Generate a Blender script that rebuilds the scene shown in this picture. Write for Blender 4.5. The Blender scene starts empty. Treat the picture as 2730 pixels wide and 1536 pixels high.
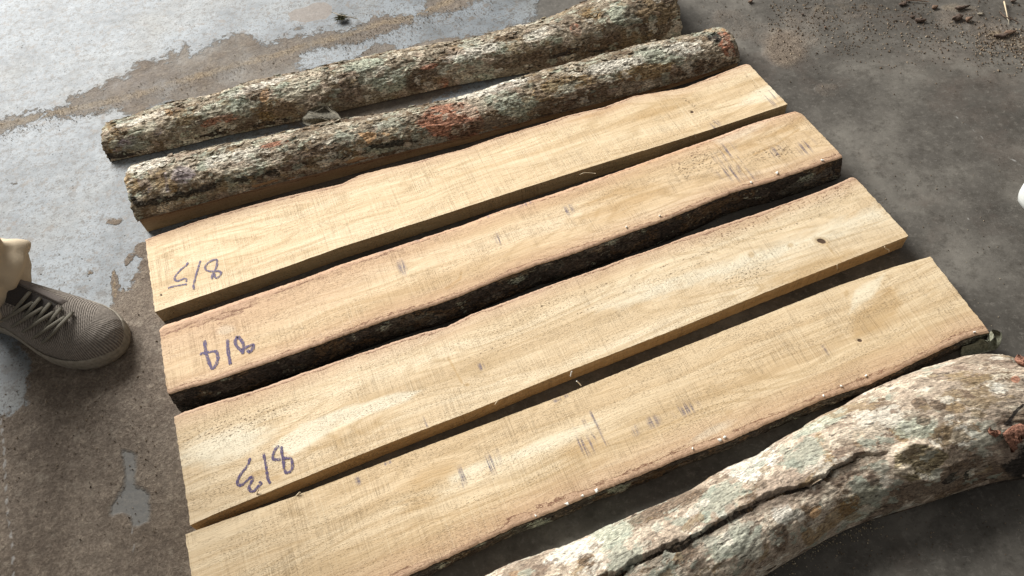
import bpy, math, random
import numpy as np
from mathutils import Vector, Matrix

sc = bpy.context.scene
C = sc.collection
# ------------------------------------------------------------------ camera
PITCH, ROLL, FPX, HTOP = 0.960992, -0.1345918, 2004.41, 0.90
HC = HTOP + 0.028
W0, H0 = 2730.0, 1536.0
_cp, _sp = math.cos(PITCH), math.sin(PITCH)
_fw = np.array([0, _cp, -_sp]); _r = np.array([1., 0, 0]); _u = np.cross(_r, _fw)
_c, _s = math.cos(ROLL), math.sin(ROLL)
RT = _r*_c + _u*_s; UP = -_r*_s + _u*_c; FW = _fw
CAM = np.array([0, 0, HC])
cd = bpy.data.cameras.new('camera'); cam = bpy.data.objects.new('camera', cd); C.objects.link(cam)
cd.sensor_width = 36; cd.lens = 36*FPX/W0; cd.clip_start = 0.02; cd.clip_end = 100
M = Matrix.Identity(4)
for i in range(3):
    M[i][0] = RT[i]; M[i][1] = UP[i]; M[i][2] = -FW[i]; M[i][3] = CAM[i]
cam.matrix_world = M
sc.camera = cam
# ------------------------------------------------------------------ world, lamp, exposure
w = bpy.data.worlds.new('World'); sc.world = w; w.use_nodes = True
bg = w.node_tree.nodes['Background']
bg.inputs[0].default_value = (1.0, 0.97, 0.93, 1); bg.inputs[1].default_value = 0.22
def area(name, loc, target, sx, sy, power, col):
    l = bpy.data.lights.new(name, 'AREA'); l.shape = 'RECTANGLE'; l.size = sx; l.size_y = sy
    l.energy = power; l.color = col
    o = bpy.data.objects.new(name, l); C.objects.link(o); o.location = loc
    d = Vector(target) - Vector(loc); o.rotation_euler = d.to_track_quat('-Z', 'Y').to_euler()
    return o
area('doorway_light', (-4.0, 6.3, 4.4), (0.1, 0.8, 0), 4.8, 3.4, 1500, (1.0, 0.985, 0.955))
sc.view_settings.view_transform = 'Standard'; sc.view_settings.look = 'None'
sc.view_settings.exposure = 0.17; sc.view_settings.gamma = 1.0
sc.view_settings.use_curve_mapping = False
sc.render.engine = 'CYCLES'

# ------------------------------------------------------------------ tracing helpers
def at(px, py, z=0.0):
    d = RT*((px-W0/2)/FPX) + UP*(-(py-H0/2)/FPX) + FW
    return CAM + d*((z-HC)/d[2])
def proj(P):
    v = np.asarray(P, float) - CAM
    zf = v@FW; zf = np.where(zf < 0.02, 0.02, zf)
    return np.stack([W0/2+FPX*(v@RT)/zf, H0/2-FPX*(v@UP)/zf], -1)
def resample(pts, n):
    p = np.asarray(pts, float); d = np.r_[0, np.cumsum(np.linalg.norm(np.diff(p, axis=0), axis=1))]
    t = np.linspace(0, d[-1], n)
    return np.stack([np.interp(t, d, p[:, k]) for k in range(p.shape[1])], -1)
def smooth1(a, k):
    if k < 1: return a
    a = np.asarray(a, float); out = a.copy()
    for _ in range(k):
        out[1:-1] = out[1:-1]*.5 + .25*(out[:-2]+out[2:])
    return out
_rng = np.random.default_rng(7)
_perm = _rng.permutation(512)
_val = _rng.random(512)*2-1
def vnoise(P):
    P = np.asarray(P, float); i = np.floor(P).astype(int); f = P-i; f = f*f*f*(f*(f*6-15)+10)
    def h(a, b, c): return _val[_perm[(_perm[(_perm[a & 511]+b) & 511]+c) & 511]]
    x, y, z = i[..., 0], i[..., 1], i[..., 2]; u, v, q = f[..., 0], f[..., 1], f[..., 2]
    def L(a, b, t): return a+(b-a)*t
    return L(L(L(h(x, y, z), h(x+1, y, z), u), L(h(x, y+1, z), h(x+1, y+1, z), u), v),
             L(L(h(x, y, z+1), h(x+1, y, z+1), u), L(h(x, y+1, z+1), h(x+1, y+1, z+1), u), v), q)
def fbm(P, o=4, g=.5):
    P = np.asarray(P, float); s = 0; a = 1; t = 0
    for k in range(o):
        s = s + a*vnoise(P*2**k + 17.3*k); t += a; a *= g
    return s/t
def sdpoly(Q, poly):
    """signed distance in photo pixels, positive inside"""
    poly = np.asarray(poly, float); n = len(poly); d = np.full(len(Q), 1e9); ins = np.zeros(len(Q), bool)
    for k in range(n):
        a, b = poly[k], poly[(k+1) % n]; e = b-a; v = Q-a
        t = np.clip((v@e)/max(e@e, 1e-9), 0, 1)
        d = np.minimum(d, np.linalg.norm(v-t[:, None]*e, axis=1))
        c = ((a[1] > Q[:, 1]) != (b[1] > Q[:, 1])) & (Q[:, 0] < (b[0]-a[0])*(Q[:, 1]-a[1])/((b[1]-a[1]) or 1e-9)+a[0])
        ins ^= c
    return np.where(ins, d, -d)
def sdline(Q, line):
    line = np.asarray(line, float); d = np.full(len(Q), 1e9)
    for a, b in zip(line[:-1], line[1:]):
        e = b-a; v = Q-a; t = np.clip((v@e)/max(e@e, 1e-9), 0, 1)
        d = np.minimum(d, np.linalg.norm(v-t[:, None]*e, axis=1))
    return d
def ell(Q, cx, cy, rx, ry, ang=0):
    a = math.radians(ang); x = Q[:, 0]-cx; y = Q[:, 1]-cy
    u = (x*math.cos(a)+y*math.sin(a))/rx; v = (-x*math.sin(a)+y*math.cos(a))/ry
    return np.clip(1.5-1.0*np.sqrt(u*u+v*v), 0, 1)
def step(x, a, b): return np.clip((x-a)/(b-a), 0, 1)

# ------------------------------------------------------------------ object helpers
def mesh_obj(name, V, F, mat, parent=None, attrs=None, smooth=True, fmats=None):
    me = bpy.data.meshes.new(name)
    me.from_pydata([tuple(map(float, v)) for v in V], [], [tuple(int(i) for i in f) for f in F])
    mats = mat if isinstance(mat, list) else [mat]
    for m in mats: me.materials.append(m)
    if fmats is not None: me.polygons.foreach_set('material_index', np.asarray(fmats, np.int32))
    if smooth: me.polygons.foreach_set('use_smooth', [True]*len(me.polygons))
    if attrs:
        for k, a in attrs.items():
            a = np.asarray(a, np.float32)
            if a.ndim == 2:
                at_ = me.attributes.new(k, 'FLOAT_VECTOR', 'POINT'); at_.data.foreach_set('vector', a.ravel())
            else:
                at_ = me.attributes.new(k, 'FLOAT', 'POINT'); at_.data.foreach_set('value', a)
    me.update()
    o = bpy.data.objects.new(name, me); C.objects.link(o)
    if parent is not None:
        o.parent = parent; o.matrix_parent_inverse = Matrix.Translation(-Vector(parent.location)) if parent.location.length > 0 else Matrix.Identity(4)
    return o
def thing(name, label, cat, loc=(0, 0, 0), group=None):
    o = bpy.data.objects.new(name, None); C.objects.link(o); o.location = [float(v) for v in loc]
    o.empty_display_size = .02
    o['label'] = label; o['category'] = cat
    if group: o['group'] = group
    return o
def tag(o, label, cat, group=None, kind=None):
    if label: o['label'] = label
    if cat: o['category'] = cat
    if group: o['group'] = group
    if kind: o['kind'] = kind
    return o
def grid_faces(n, m, off=0, flip=False, closed=False):
    i = np.arange(n-1)[:, None]; mm = m if closed else m-1
    j = np.arange(mm)[None, :]; j2 = (j+1) % m
    a = off+i*m+j; b = off+i*m+j2; c = off+(i+1)*m+j2; d = off+(i+1)*m+j
    f = np.stack([a, b, c, d], -1).reshape(-1, 4)
    return f[:, ::-1] if flip else f
def tube(path, rad, k=7, flat=1.0, taper=None):
    P = np.asarray(path, float); n = len(P); T = np.gradient(P, axis=0)
    T /= np.linalg.norm(T, axis=1)[:, None]+1e-9
    V = []
    for i in range(n):
        t = T[i]; ref = np.array([0, 0, 1.]) if abs(t[2]) < .9 else np.array([1., 0, 0])
        a = np.cross(t, ref); a /= np.linalg.norm(a); b = np.cross(a, t)
        r = rad*(taper[i] if taper is not None else 1)
        for q in range(k):
            th = 2*math.pi*q/k; V.append(P[i]+a*r*math.cos(th)+b*r*flat*math.sin(th))
    F = [tuple(f) for f in grid_faces(n, k, closed=True)]
    F.append(tuple(range(k))); F.append(tuple(reversed(range((n-1)*k, n*k))))
    return V, F
class MB:
    def __init__(s): s.V = []; s.F = []
    def add(s, V, F):
        o = len(s.V); s.V += [tuple(v) for v in V]; s.F += [tuple(int(i)+o for i in f) for f in F]; return s
    def build(s, name, mat, parent=None, smooth=True): return mesh_obj(name, s.V, s.F, mat, parent, smooth=smooth)

# ------------------------------------------------------------------ shader helpers
class G:
    def __init__(s, name):
        s.mat = bpy.data.materials.new(name); s.mat.use_nodes = True; s.t = s.mat.node_tree
        s.bsdf = s.t.nodes['Principled BSDF']
    def nd(s, ty, **kw):
        n = s.t.nodes.new(ty)
        for k, v in kw.items(): setattr(n, k, v)
        return n
    def put(s, inp, v):
        if hasattr(v, 'is_output') or isinstance(v, bpy.types.NodeSocket): s.t.links.new(v, inp)
        elif isinstance(v, (tuple, list)) and len(v) == 3 and inp.type == 'RGBA': inp.default_value = (*v, 1)
        else: inp.default_value = v
    def attr(s, name): return s.nd('ShaderNodeAttribute', attribute_name=name).outputs['Fac']
    def vattr(s, name): return s.nd('ShaderNodeAttribute', attribute_name=name).outputs['Vector']
    def obj(s): return s.nd('ShaderNodeTexCoord').outputs['Object']
    def scale(s, v, sc_, loc=(0, 0, 0), rot=(0, 0, 0)):
        n = s.nd('ShaderNodeMapping'); s.put(n.inputs['Vector'], v); n.inputs['Scale'].default_value = sc_
        n.inputs['Location'].default_value = loc; n.inputs['Rotation'].default_value = rot; return n.outputs[0]
    def noise(s, v, sc_=1, det=3, rough=.55, dist=0):
        n = s.nd('ShaderNodeTexNoise'); s.put(n.inputs['Vector'], v); n.inputs['Scale'].default_value = sc_
        n.inputs['Detail'].default_value = det; n.inputs['Roughness'].default_value = rough
        n.inputs['Distortion'].default_value = dist; return n.outputs['Fac']
    def voro(s, v, sc_=1, feat='F1', out='Distance', rnd=1):
        n = s.nd('ShaderNodeTexVoronoi', feature=feat); s.put(n.inputs['Vector'], v); n.inputs['Scale'].default_value = sc_
        n.inputs['Randomness'].default_value = rnd; return n.outputs[out]
    def m(s, op, a, b=0.0, c=None, clamp=False):
        n = s.nd('ShaderNodeMath', operation=op); n.use_clamp = clamp
        s.put(n.inputs[0], a); s.put(n.inputs[1], b)
        if c is not None: s.put(n.inputs[2], c)
        return n.outputs[0]
    def rng(s, v, a, b, c=0., d=1., smooth=False):
        n = s.nd('ShaderNodeMapRange'); n.clamp = True
        if smooth: n.interpolation_type = 'SMOOTHSTEP'
        for k, x in zip(range(5), (v, a, b, c, d)): s.put(n.inputs[k], x)
        return n.outputs[0]
    def mix(s, f, a, b, mode='MIX'):
        n = s.nd('ShaderNodeMix', data_type='RGBA', blend_type=mode)
        s.put(n.inputs[0], f); s.put(n.inputs[6], a); s.put(n.inputs[7], b); return n.outputs[2]
    def ramp(s, f, stops):
        n = s.nd('ShaderNodeValToRGB'); s.put(n.inputs[0], f); e = n.color_ramp.elements
        while len(e) < len(stops): e.new(.5)
        for k, (p, c) in enumerate(stops):
            e[k].position = p; e[k].color = (*c, 1) if len(c) == 3 else c
        return n.outputs[0]
    def bump(s, h, dist, strength=1.0, nrm=None):
        n = s.nd('ShaderNodeBump'); s.put(n.inputs['Height'], h); n.inputs['Distance'].default_value = dist
        n.inputs['Strength'].default_value = strength
        if nrm is not None: s.put(n.inputs['Normal'], nrm)
        return n.outputs[0]
    def out(s, col, rough=.8, nrm=None, spec=.5, alpha=None):
        s.put(s.bsdf.inputs['Base Color'], col); s.put(s.bsdf.inputs['Roughness'], rough)
        s.bsdf.inputs['Specular IOR Level'].default_value = spec
        if nrm is not None: s.put(s.bsdf.inputs['Normal'], nrm)
        if alpha is not None: s.put(s.bsdf.inputs['Alpha'], alpha)
        return s.mat
def simple(name, col, rough=.8, var=.25, sc_=200, bumpd=.0006, spec=.3):
    g = G(name); o = g.obj(); n = g.noise(o, sc_, 4, .6)
    c = g.mix(g.rng(n, .3, .7), tuple(x*(1-var) for x in col), tuple(min(1, x*(1+var)) for x in col))
    return g.out(c, rough, g.bump(n, bumpd), spec)

# ------------------------------------------------------------------ floor
def mat_floor():
    g = G('worn_concrete'); o = g.obj()
    pale = g.attr('pale'); dark = g.attr('dark'); sand = g.attr('sand')
    n1 = g.noise(o, 14, 7, .68); n2 = g.noise(o, 70, 5, .65); n3 = g.noise(o, 320, 4, .7); nb = g.noise(o, 2.3, 5, .6)
    # pale skim mask: traced distance broken up by noise
    pm = g.m('ADD', pale, g.m('ADD', g.m('MULTIPLY', g.m('SUBTRACT', n1, .5), 1.1), g.m('MULTIPLY', g.m('SUBTRACT', n2, .5), 1.5)))
    pm = g.rng(pm, -.10, g.rng(nb, .40, .62, -.02, .22))
    # rough brown layer
    grit = g.noise(o, 230, 6, .82, .3)
    dirt = g.ramp(grit, [(.30, (.105, .082, .063)), (.5, (.27, .222, .178)), (.70, (.50, .43, .345))])
    dirt = g.mix(g.rng(n2, .42, .60, .50, 0), dirt, (.13, .102, .080))
    dirt = g.mix(g.rng(g.voro(o, 120), .26, .12, 0, .22), dirt, (.055, .042, .032))
    dirt = g.mix(g.rng(g.noise(o, 13, 5, .7), .40, .62), dirt, g.mix(1.0, dirt, (.72, .70, .69), 'MULTIPLY'))
    dirt = g.mix(g.rng(g.noise(g.scale(o, (1, 1, 1), (2, 9, 0)), 55, 4, .7), .55, .68, 0, .45), dirt, (.40, .35, .285))
    dirt = g.mix(g.rng(nb, .35, .65), dirt, g.mix(1.0, dirt, (.86, .83, .78), 'MULTIPLY'))
    sandc = g.ramp(g.noise(o, 260, 3, .7), [(.3, (.12, .085, .05)), (.5, (.26, .195, .125)), (.7, (.45, .36, .25))])
    dirt = g.mix(g.rng(g.m('ADD', sand, g.m('SUBTRACT', n2, .5)), .35, .6), dirt, sandc)
    # pale skim coat
    pc = g.ramp(g.noise(o, 9, 6, .65), [(.34, (.108, .121, .131)), (.5, (.168, .188, .204)), (.66, (.215, .240, .259))])
    pc = g.mix(g.rng(g.noise(g.scale(o, (1, 1, 1), (3, 9, 0)), 5, 5, .6), .5, .72, 0, .55), pc, (.21, .198, .165))
    spk = g.noise(o, 240, 3, .65)
    pits = g.rng(g.voro(o, 95), .0, .16, 1, 0)
    pits = g.m('MULTIPLY', pits, g.rng(g.noise(o, 22, 3), .5, .62))
    pc = g.mix(g.rng(spk, .52, .66, 0, .8), pc, (.115, .115, .115))
    pc = g.mix(g.m('MULTIPLY', pits, .8), pc, (.06, .06, .06))
    vd = g.voro(o, 210); vc = g.nd('ShaderNodeSeparateColor'); g.put(vc.inputs[0], g.voro(o, 210, out='Color'))
    sp2 = g.m('MULTIPLY', g.rng(vd, .34, .22), g.rng(g.m('ADD', vc.outputs[0], g.m('SUBTRACT', n1, .5)), .58, .66))
    pc = g.mix(g.m('MULTIPLY', sp2, .85), pc, (.055, .053, .050))
    vb = g.voro(g.scale(o, (38, 62, 1), rot=(0, 0, .4)), 1); vbc = g.nd('ShaderNodeSeparateColor'); g.put(vbc.inputs[0], g.voro(g.scale(o, (38, 62, 1), rot=(0, 0, .4)), 1, out='Color'))
    bl = g.m('MULTIPLY', g.rng(g.m('ADD', vb, g.m('MULTIPLY', g.m('SUBTRACT', n2, .5), .9)), .20, .12), g.rng(vbc.outputs[1], .62, .64))
    pc = g.mix(g.m('MULTIPLY', bl, .7), pc, (.085, .078, .070))
    lsp = g.noise(o, 60, 6, .8)
    pc = g.mix(g.rng(lsp, .52, .58, 0, .8), pc, (.085, .080, .073))
    stain = g.m('MAXIMUM', g.rng(g.noise(o, 32, 6, .75), .575, .62), g.rng(g.noise(g.scale(o, (1, 1, 1), (4, 7, 0)), 75, 5, .75), .60, .64))
    pc = g.mix(g.m('MULTIPLY', stain, .75), pc, (.125, .105, .086))
    # dark trowelled floor
    dk = g.ramp(g.noise(o, 5.5, 7, .68), [(.32, (.048, .043, .036)), (.5, (.098, .089, .076)), (.66, (.175, .161, .138))])
    dk = g.mix(g.rng(g.noise(g.scale(o, (1, 1, 1), (5, 2, 0)), 3.2, 6, .7), .52, .66, 0, .6), dk, (.105, .078, .062))
    dk = g.mix(g.rng(g.noise(o, 120, 6, .85), .53, .66, 0, .55), dk, (.24, .22, .19))
    dk = g.mix(g.rng(g.noise(o, 38, 6, .8), .50, .62, 0, .5), dk, (.045, .039, .031))
    dk = g.mix(g.rng(g.noise(g.scale(o, (60, 330, 1), rot=(0, 0, .6)), 1, 3, .6), .64, .76, 0, .5), dk, (.21, .20, .185))
    dk = g.mix(g.rng(spk, .6, .75, 0, .6), dk, (.03, .028, .026))
    dm = g.rng(g.m('ADD', dark, g.m('MULTIPLY', g.m('SUBTRACT', n1, .5), 1.0)), -.25, .25)
    base = g.mix(dm, dirt, dk)
    col = g.mix(pm, base, pc)
    blue = g.attr('bluegrey')
    bm = g.rng(g.m('ADD', blue, g.m('MULTIPLY', g.m('SUBTRACT', n2, .5), .7)), -.05, .2)
    col = g.mix(g.m('MULTIPLY', bm, .66), col, g.mix(spk, (.085, .095, .095), (.125, .135, .135)))
    wet = g.attr('stain')
    wm = g.rng(g.m('ADD', wet, g.m('MULTIPLY', g.m('SUBTRACT', n2, .5), .5)), -.04, .08)
    col = g.mix(wm, col, g.ramp(grit, [(.3, (.09, .075, .062)), (.7, (.22, .185, .155))]))
    # thin pale crack at the lower left
    ck = g.attr('crack')
    col = g.mix(g.m('MULTIPLY', g.rng(g.m('ADD', ck, g.m('SUBTRACT', n2, .5)), .55, .8), .6), col, (.42, .41, .39))
    smoothm = g.m('MAXIMUM', pm, g.m('MAXIMUM', dm, bm))
    h = g.m('ADD', g.m('MULTIPLY', grit, g.rng(smoothm, 0, 1, 1.0, .10)), g.m('MULTIPLY', n2, g.rng(smoothm, 0, 1, .8, .12)))
    h = g.m('ADD', h, g.m('MULTIPLY', pm, .35)); h = g.m('SUBTRACT', h, g.m('MULTIPLY', g.m('MULTIPLY', pits, pm), .35))
    rough = g.rng(smoothm, 0, 1, .93, .58)
    rough = g.m('ADD', rough, g.m('MULTIPLY', g.m('SUBTRACT', n2, .5), .25))
    return g.out(col, rough, g.bump(h, .0032), .32)
MAT_FLOOR = mat_floor()
def axis_coords(a, b, stp, lo, hi, k=14):
    core = np.arange(a, b, stp); l = a-np.geomspace(stp*2, a-lo, k)[::-1]; r = b+np.geomspace(stp*2, hi-b, k)
    return np.r_[l, core, r]
xs = axis_coords(-1.25, 1.25, .006, -7, 7); ys = axis_coords(.05, 1.85, .006, -5, 9)
X, Y = np.meshgrid(xs, ys, indexing='ij'); FV = np.stack([X, Y, 0*X], -1).reshape(-1, 3)
fwd = (FV-CAM)@FW
Q = proj(FV); Q[fwd < .3] = (-9000, 9000)
PALE_MAIN = [(-400, -900), (1500, -900), (1200, -60), (1130, 5), (1135, 26), (1087, 38), (998, 45), (910, 80), (800, 70), (700, 120), (640, 82), (560, 118), (509, 147), (490, 118), (470, 150), (450, 132), (452, 158), (371, 173),
             (345, 200), (290, 212), (280, 234), (247, 240), (184, 262), (177, 281), (70, 303), (0, 312), (-400, 390), (-1500, 560), (-4000, 900), (-4000, -2000)]
PALE_STRIP = [(690, 122), (812, 92), (910, 82), (960, 62), (905, 62), (800, 76), (720, 96)]
PALE_LEFT = [(-4000, 1000), (-1500, 640), (-700, 520), (-300, 440), (-10, 362), (53, 346), (106, 318), (180, 312), (318, 284), (340, 302), (371, 301), (395, 283), (442, 267), (480, 272), (620, 330), (1000, 340), (1500, 205), (1480, 160), (1250, 225), (1000, 330), (700, 500),
             (392, 655), (372, 700), (345, 770), (318, 762), (300, 812), (250, 830), (120, 840), (60, 925), (81, 965), (75, 1024), (70, 1080), (22, 1112), (-60, 1106), (-300, 1180), (-700, 1100), (-1500, 1250), (-4000, 1100)]
PALE_MID = [(786, 172), (805, 148), (832, 131), (910, 121), (1016, 95), (1087, 60), (1228, 21), (1330, -30), (1450, -40), (1420, 60), (1190, 112), (910, 165), (820, 185)]
pale = np.full(len(Q), -9.)
for p in (PALE_MAIN, PALE_STRIP, PALE_LEFT, PALE_MID): pale = np.maximum(pale, sdpoly(Q, p)/45.)
pale = np.clip(pale, -.85, .85)
for (cx, cy, rx, ry, an) in ((305, 590, 12, 30, 80), (238, 725, 15, 12, 0), (303, 745, 10, 42, 0), (318, 650, 12, 10, 0), (160, 783, 6, 26, 0), (375, 665, 20, 16, 0), (340, 690, 10, 22, 20), (1160, 130, 60, 22, -10), (1010, 130, 40, 14, -15), (25, 485, 34, 12, 20), (1120, 225, 70, 16, -20)):
    pale -= ell(Q, cx, cy, rx, ry, an)*.95
dark = np.clip((Q[:, 0]-(1270+.9*(Q[:, 1])))/260., -.9, .9)
dark = np.maximum(dark, np.clip((Q[:, 0]-700)/500, -.9, .9)*(Q[:, 1] > 560))
dark = np.maximum(dark, -.9)
for (cx, cy, rx, ry) in ((2250, 25, 160, 40), (2560, 45, 120, 60), (2690, 110, 90, 50), (2120, 110, 110, 60), (1950, 60, 90, 60), (2210, 240, 60, 30), (2090, 140, 50, 50)):
    dark -= ell(Q, cx, cy, rx, ry)*.75
sand = np.zeros(len(Q))
for ln, wd in (([(-100, 350), (0, 335), (106, 310), (230, 282), (330, 262), (480, 215), (640, 170), (760, 140), (830, 115), (910, 95), (1016, 60), (1100, 45), (1170, 15), (1250, -30)], 22),
               ([(300, 720), (304, 745), (306, 790)], 10), ([(235, 725), (243, 730)], 10), ([(2180, 20), (2400, 10), (2600, 20)], 25), ([(2650, 90), (2730, 120)], 30)):
    sand = np.maximum(sand, np.clip(1.0-sdline(Q, ln)/(wd*.85), 0, 1)*.8)
blue = np.full(len(Q), -1.)
bp = np.array([(900, 480), (1040, 520), (1025, 760), (1130, 800), (1140, 1050), (1000, 1090), (975, 1005), (920, 985), (790, 1015), (850, 880), (930, 760), (915, 560)])*.3534+np.array([0, 1024])
blue = np.clip(sdpoly(Q, bp)/40., -1, 1)
stainp = [(767, 36), (785, 24), (812, 18), (838, 6), (868, 5), (885, 16), (884, 36), (868, 50), (836, 55), (812, 60), (775, 52)]
stn = np.clip(sdpoly(Q, stainp)/14., -1, 1)
crack = np.clip(1.2-sdline(Q, [(0, 1110), (10, 1200), (14, 1300), (20, 1380), (32, 1450), (34, 1560)])/7., 0, 1)
crack = np.maximum(crack, np.clip(1.0-sdline(Q, [(350, 1400), (356, 1450), (345, 1500)])/7., 0, 1))
for ln in ([(2540, 305), (2600, 350), (2660, 400), (2740, 450)], [(2424, 127), (2450, 100), (2470, 80)], [(2490, 180), (2530, 170)], [(2560, 560), (2600, 600)]):
    crack = np.maximum(crack, .75*np.clip(1.0-sdline(Q, ln)/6., 0, 1))
zz = fbm(np.c_[FV[:, :2]*3, np.zeros(len(FV))], 3)*.0006
FV[:, 2] = zz - .0008
floor = mesh_obj('floor', FV, grid_faces(len(xs), len(ys), flip=True), MAT_FLOOR, attrs=dict(pale=pale, dark=dark, sand=sand, bluegrey=blue, stain=stn, crack=crack))
tag(floor, None, None, kind='structure')
if floor.data.polygons[0].normal.z < 0: floor.data.flip_normals()

# ------------------------------------------------------------------ wood material
def mat_wood(name, tint=(1, 1, 1), pores=1.0, saw=1.0):
    g = G(name); v = g.vattr('guv')
    dw = g.noise(g.scale(v, (5, 14, 1)), 1, 3, .5)
    sep = g.nd('ShaderNodeSeparateXYZ'); g.put(sep.inputs[0], v)
    cmb = g.nd('ShaderNodeCombineXYZ'); g.put(cmb.inputs[0], sep.outputs[0])
    g.put(cmb.inputs[1], g.m('ADD', sep.outputs[1], g.m('MULTIPLY', g.m('SUBTRACT', dw, .5), .035))); g.put(cmb.inputs[2], sep.outputs[2])
    wv = cmb.outputs[0]
    broad = g.noise(g.scale(wv, (2.2, 26, 1)), 1, 4, .55)
    rings = g.noise(g.scale(wv, (1.6, 120, 1)), 1, 3, .6)
    fine = g.noise(g.scale(wv, (26, 620, 1)), 1, 3, .65)
    col = g.ramp(broad, [(.28, (.60, .45, .28)), (.45, (.705, .55, .362)), (.6, (.77, .63, .44)), (.78, (.825, .71, .53))])
    col = g.mix(g.rng(rings, .50, .64, 0, .28), col, (.42, .27, .12))
    col = g.mix(g.rng(fine, .45, .66, 0, .38), col, (.50, .36, .21))
    lg = g.noise(g.scale(wv, (4, 420, 1), (3, 3, 0)), 1, 3, .75)
    col = g.mix(g.rng(lg, .54, .64, 0, .30), col, (.45, .32, .18))
    # growth figure: contour lines of a smooth field stretched along the board, arching around its swells
    fld = g.noise(g.scale(v, (1.7, 9, 1), (9, 2, 0)), 1, 2, .5); fj = g.noise(g.scale(v, (30, 200, 1)), 1, 2, .6)
    ctr = g.m('SINE', g.m('ADD', g.m('MULTIPLY', fld, 150), g.m('MULTIPLY', fj, 1.6)))
    fm2 = g.noise(g.scale(v, (3, 14, 1), (6, 6, 0)), 1, 3, .6)
    col = g.mix(g.m('MULTIPLY', g.rng(ctr, .35, 1.0), g.rng(fm2, .36, .62, .06, .50)), col, (.46, .325, .175))
    # saw marks run across the board and catch dirt where they cross the pores
    sawn = g.noise(g.scale(v, (560, 7, 1), rot=(0, 0, .03)), 1, 3, .75)
    sawm = g.noise(g.scale(v, (16, 26, 1), (3, 3, 0)), 1, 5, .7)
    grain = g.noise(g.scale(wv, (70, 900, 1)), 1, 2, .6)
    hatch = g.m('MULTIPLY', g.rng(sawn, .50, .66), g.rng(sawm, .42, .62))
    hatchd = g.m('MULTIPLY', hatch, g.rng(grain, .42, .60))
    col = g.mix(g.m('MULTIPLY', hatchd, .34*saw), col, (.28, .20, .115))
    long1 = g.noise(g.scale(v, (430, 1.8, 1), (2, 2, 0), rot=(0, 0, .035)), 1, 4, .8)
    longm = g.noise(g.scale(v, (6, 9, 1), (8, 3, 0)), 1, 3, .6)
    col = g.mix(g.m('MULTIPLY', g.m('MULTIPLY', g.rng(long1, .55, .64), g.rng(longm, .40, .62, .15, 1)), g.rng(grain, .3, .55, .10*saw, .42*saw)), col, (.27, .19, .11))
    col = g.mix(g.m('MULTIPLY', g.rng(long1, .44, .36), g.rng(longm, .40, .62, .05, .30)), col, (.86, .76, .57))
    lightsaw = g.m('MULTIPLY', g.rng(sawn, .48, .34), g.rng(sawm, .40, .60))
    col = g.mix(g.m('MULTIPLY', lightsaw, .12*saw), col, (.82, .68, .46))
    por = g.noise(g.scale(wv, (300, 1000, 1), (7, 1, 0)), 1, 3, .65)
    pord = g.noise(g.scale(v, (7, 40, 1), (1, 5, 0)), 1, 5, .7)
    pm = g.m('MULTIPLY', g.rng(por, .55, .66), g.rng(pord, .38, .62, .10, 1.0))
    pm = g.m('MULTIPLY', pm, pores)
    # painted features of this board
    pl = g.attr('pale'); br = g.attr('brown'); kn = g.attr('knot'); sm = g.attr('smudge'); ed = g.attr('edge'); bp_ = g.attr('speck')
    n = g.noise(g.scale(wv, (20, 90, 1)), 1, 4, .6)
    col = g.mix(g.rng(g.m('ADD', pl, g.m('MULTIPLY', g.m('SUBTRACT', n, .5), 1.5)), .30, .95, 0, .66), col, (.83, .765, .61))
    col = g.mix(g.rng(g.m('ADD', br, g.m('MULTIPLY', g.m('SUBTRACT', n, .5), 1.6)), .35, 1.0, 0, .5), col, (.45, .285, .12))
    col = g.mix(g.m('MULTIPLY', pm, .55), col, (.22, .15, .085))
    col = g.mix(g.m('MULTIPLY', g.m('MULTIPLY', bp_, g.rng(g.noise(g.scale(wv, (260, 420, 1)), 1, 2), .56, .64)), .9), col, (.12, .075, .04))
    # pinkish sapwood / inner bark beside a live edge
    e1 = g.m('ADD', ed, g.m('ADD', g.m('MULTIPLY', g.m('SUBTRACT', g.noise(g.scale(v, (45, 160, 1)), 1, 5, .75), .5), .016), g.m('MULTIPLY', g.m('SUBTRACT', g.noise(g.scale(v, (8, 8, 1)), 1, 2, .5), .5), .014)))
    pink = g.ramp(g.noise(g.scale(wv, (150, 700, 1)), 1, 3, .7), [(.3, (.27, .15, .10)), (.5, (.45, .285, .205)), (.7, (.62, .43, .32))])
    col = g.mix(g.rng(e1, .030, .003, 0, .55), col, (.52, .325, .215))
    col = g.mix(g.rng(e1, .0070, .0035, 0, .55), col, pink)
    col = g.mix(g.m('MULTIPLY', g.rng(g.m('ABSOLUTE', g.m('SUBTRACT', e1, .0062)), .0009, .0003), g.rng(n, .4, .5)), col, (.20, .10, .06))
    esp = g.m('MULTIPLY', g.rng(g.noise(g.scale(v, (330, 520, 1)), 1, 3, .7), .52, .62), g.rng(e1, .034, .006, 0, .5))
    col = g.mix(esp, col, (.30, .19, .13))
    # faint blue crayon rubs, broken by the saw marks
    sms = g.m('MULTIPLY', g.rng(g.noise(g.scale(v, (210, 12, 1)), 1, 3, .7), .47, .58), sm)
    col = g.mix(g.m('MULTIPLY', g.m('MULTIPLY', sms, g.rng(grain, .38, .55, .45, 1)), .90), col, (.13, .115, .16))
    col = g.mix(g.rng(g.m('ADD', kn, g.m('MULTIPLY', g.m('SUBTRACT', n, .5), .4)), .35, .62, 0, .95), col, g.mix(fine, (.022, .014, .010), (.10, .05, .028)))
    col = g.mix(1.0, col, tint, 'MULTIPLY')
    h = g.m('ADD', g.m('MULTIPLY', fine, .5), g.m('MULTIPLY', hatch, -.7)); h = g.m('SUBTRACT', h, g.m('MULTIPLY', pm, .6))
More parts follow.
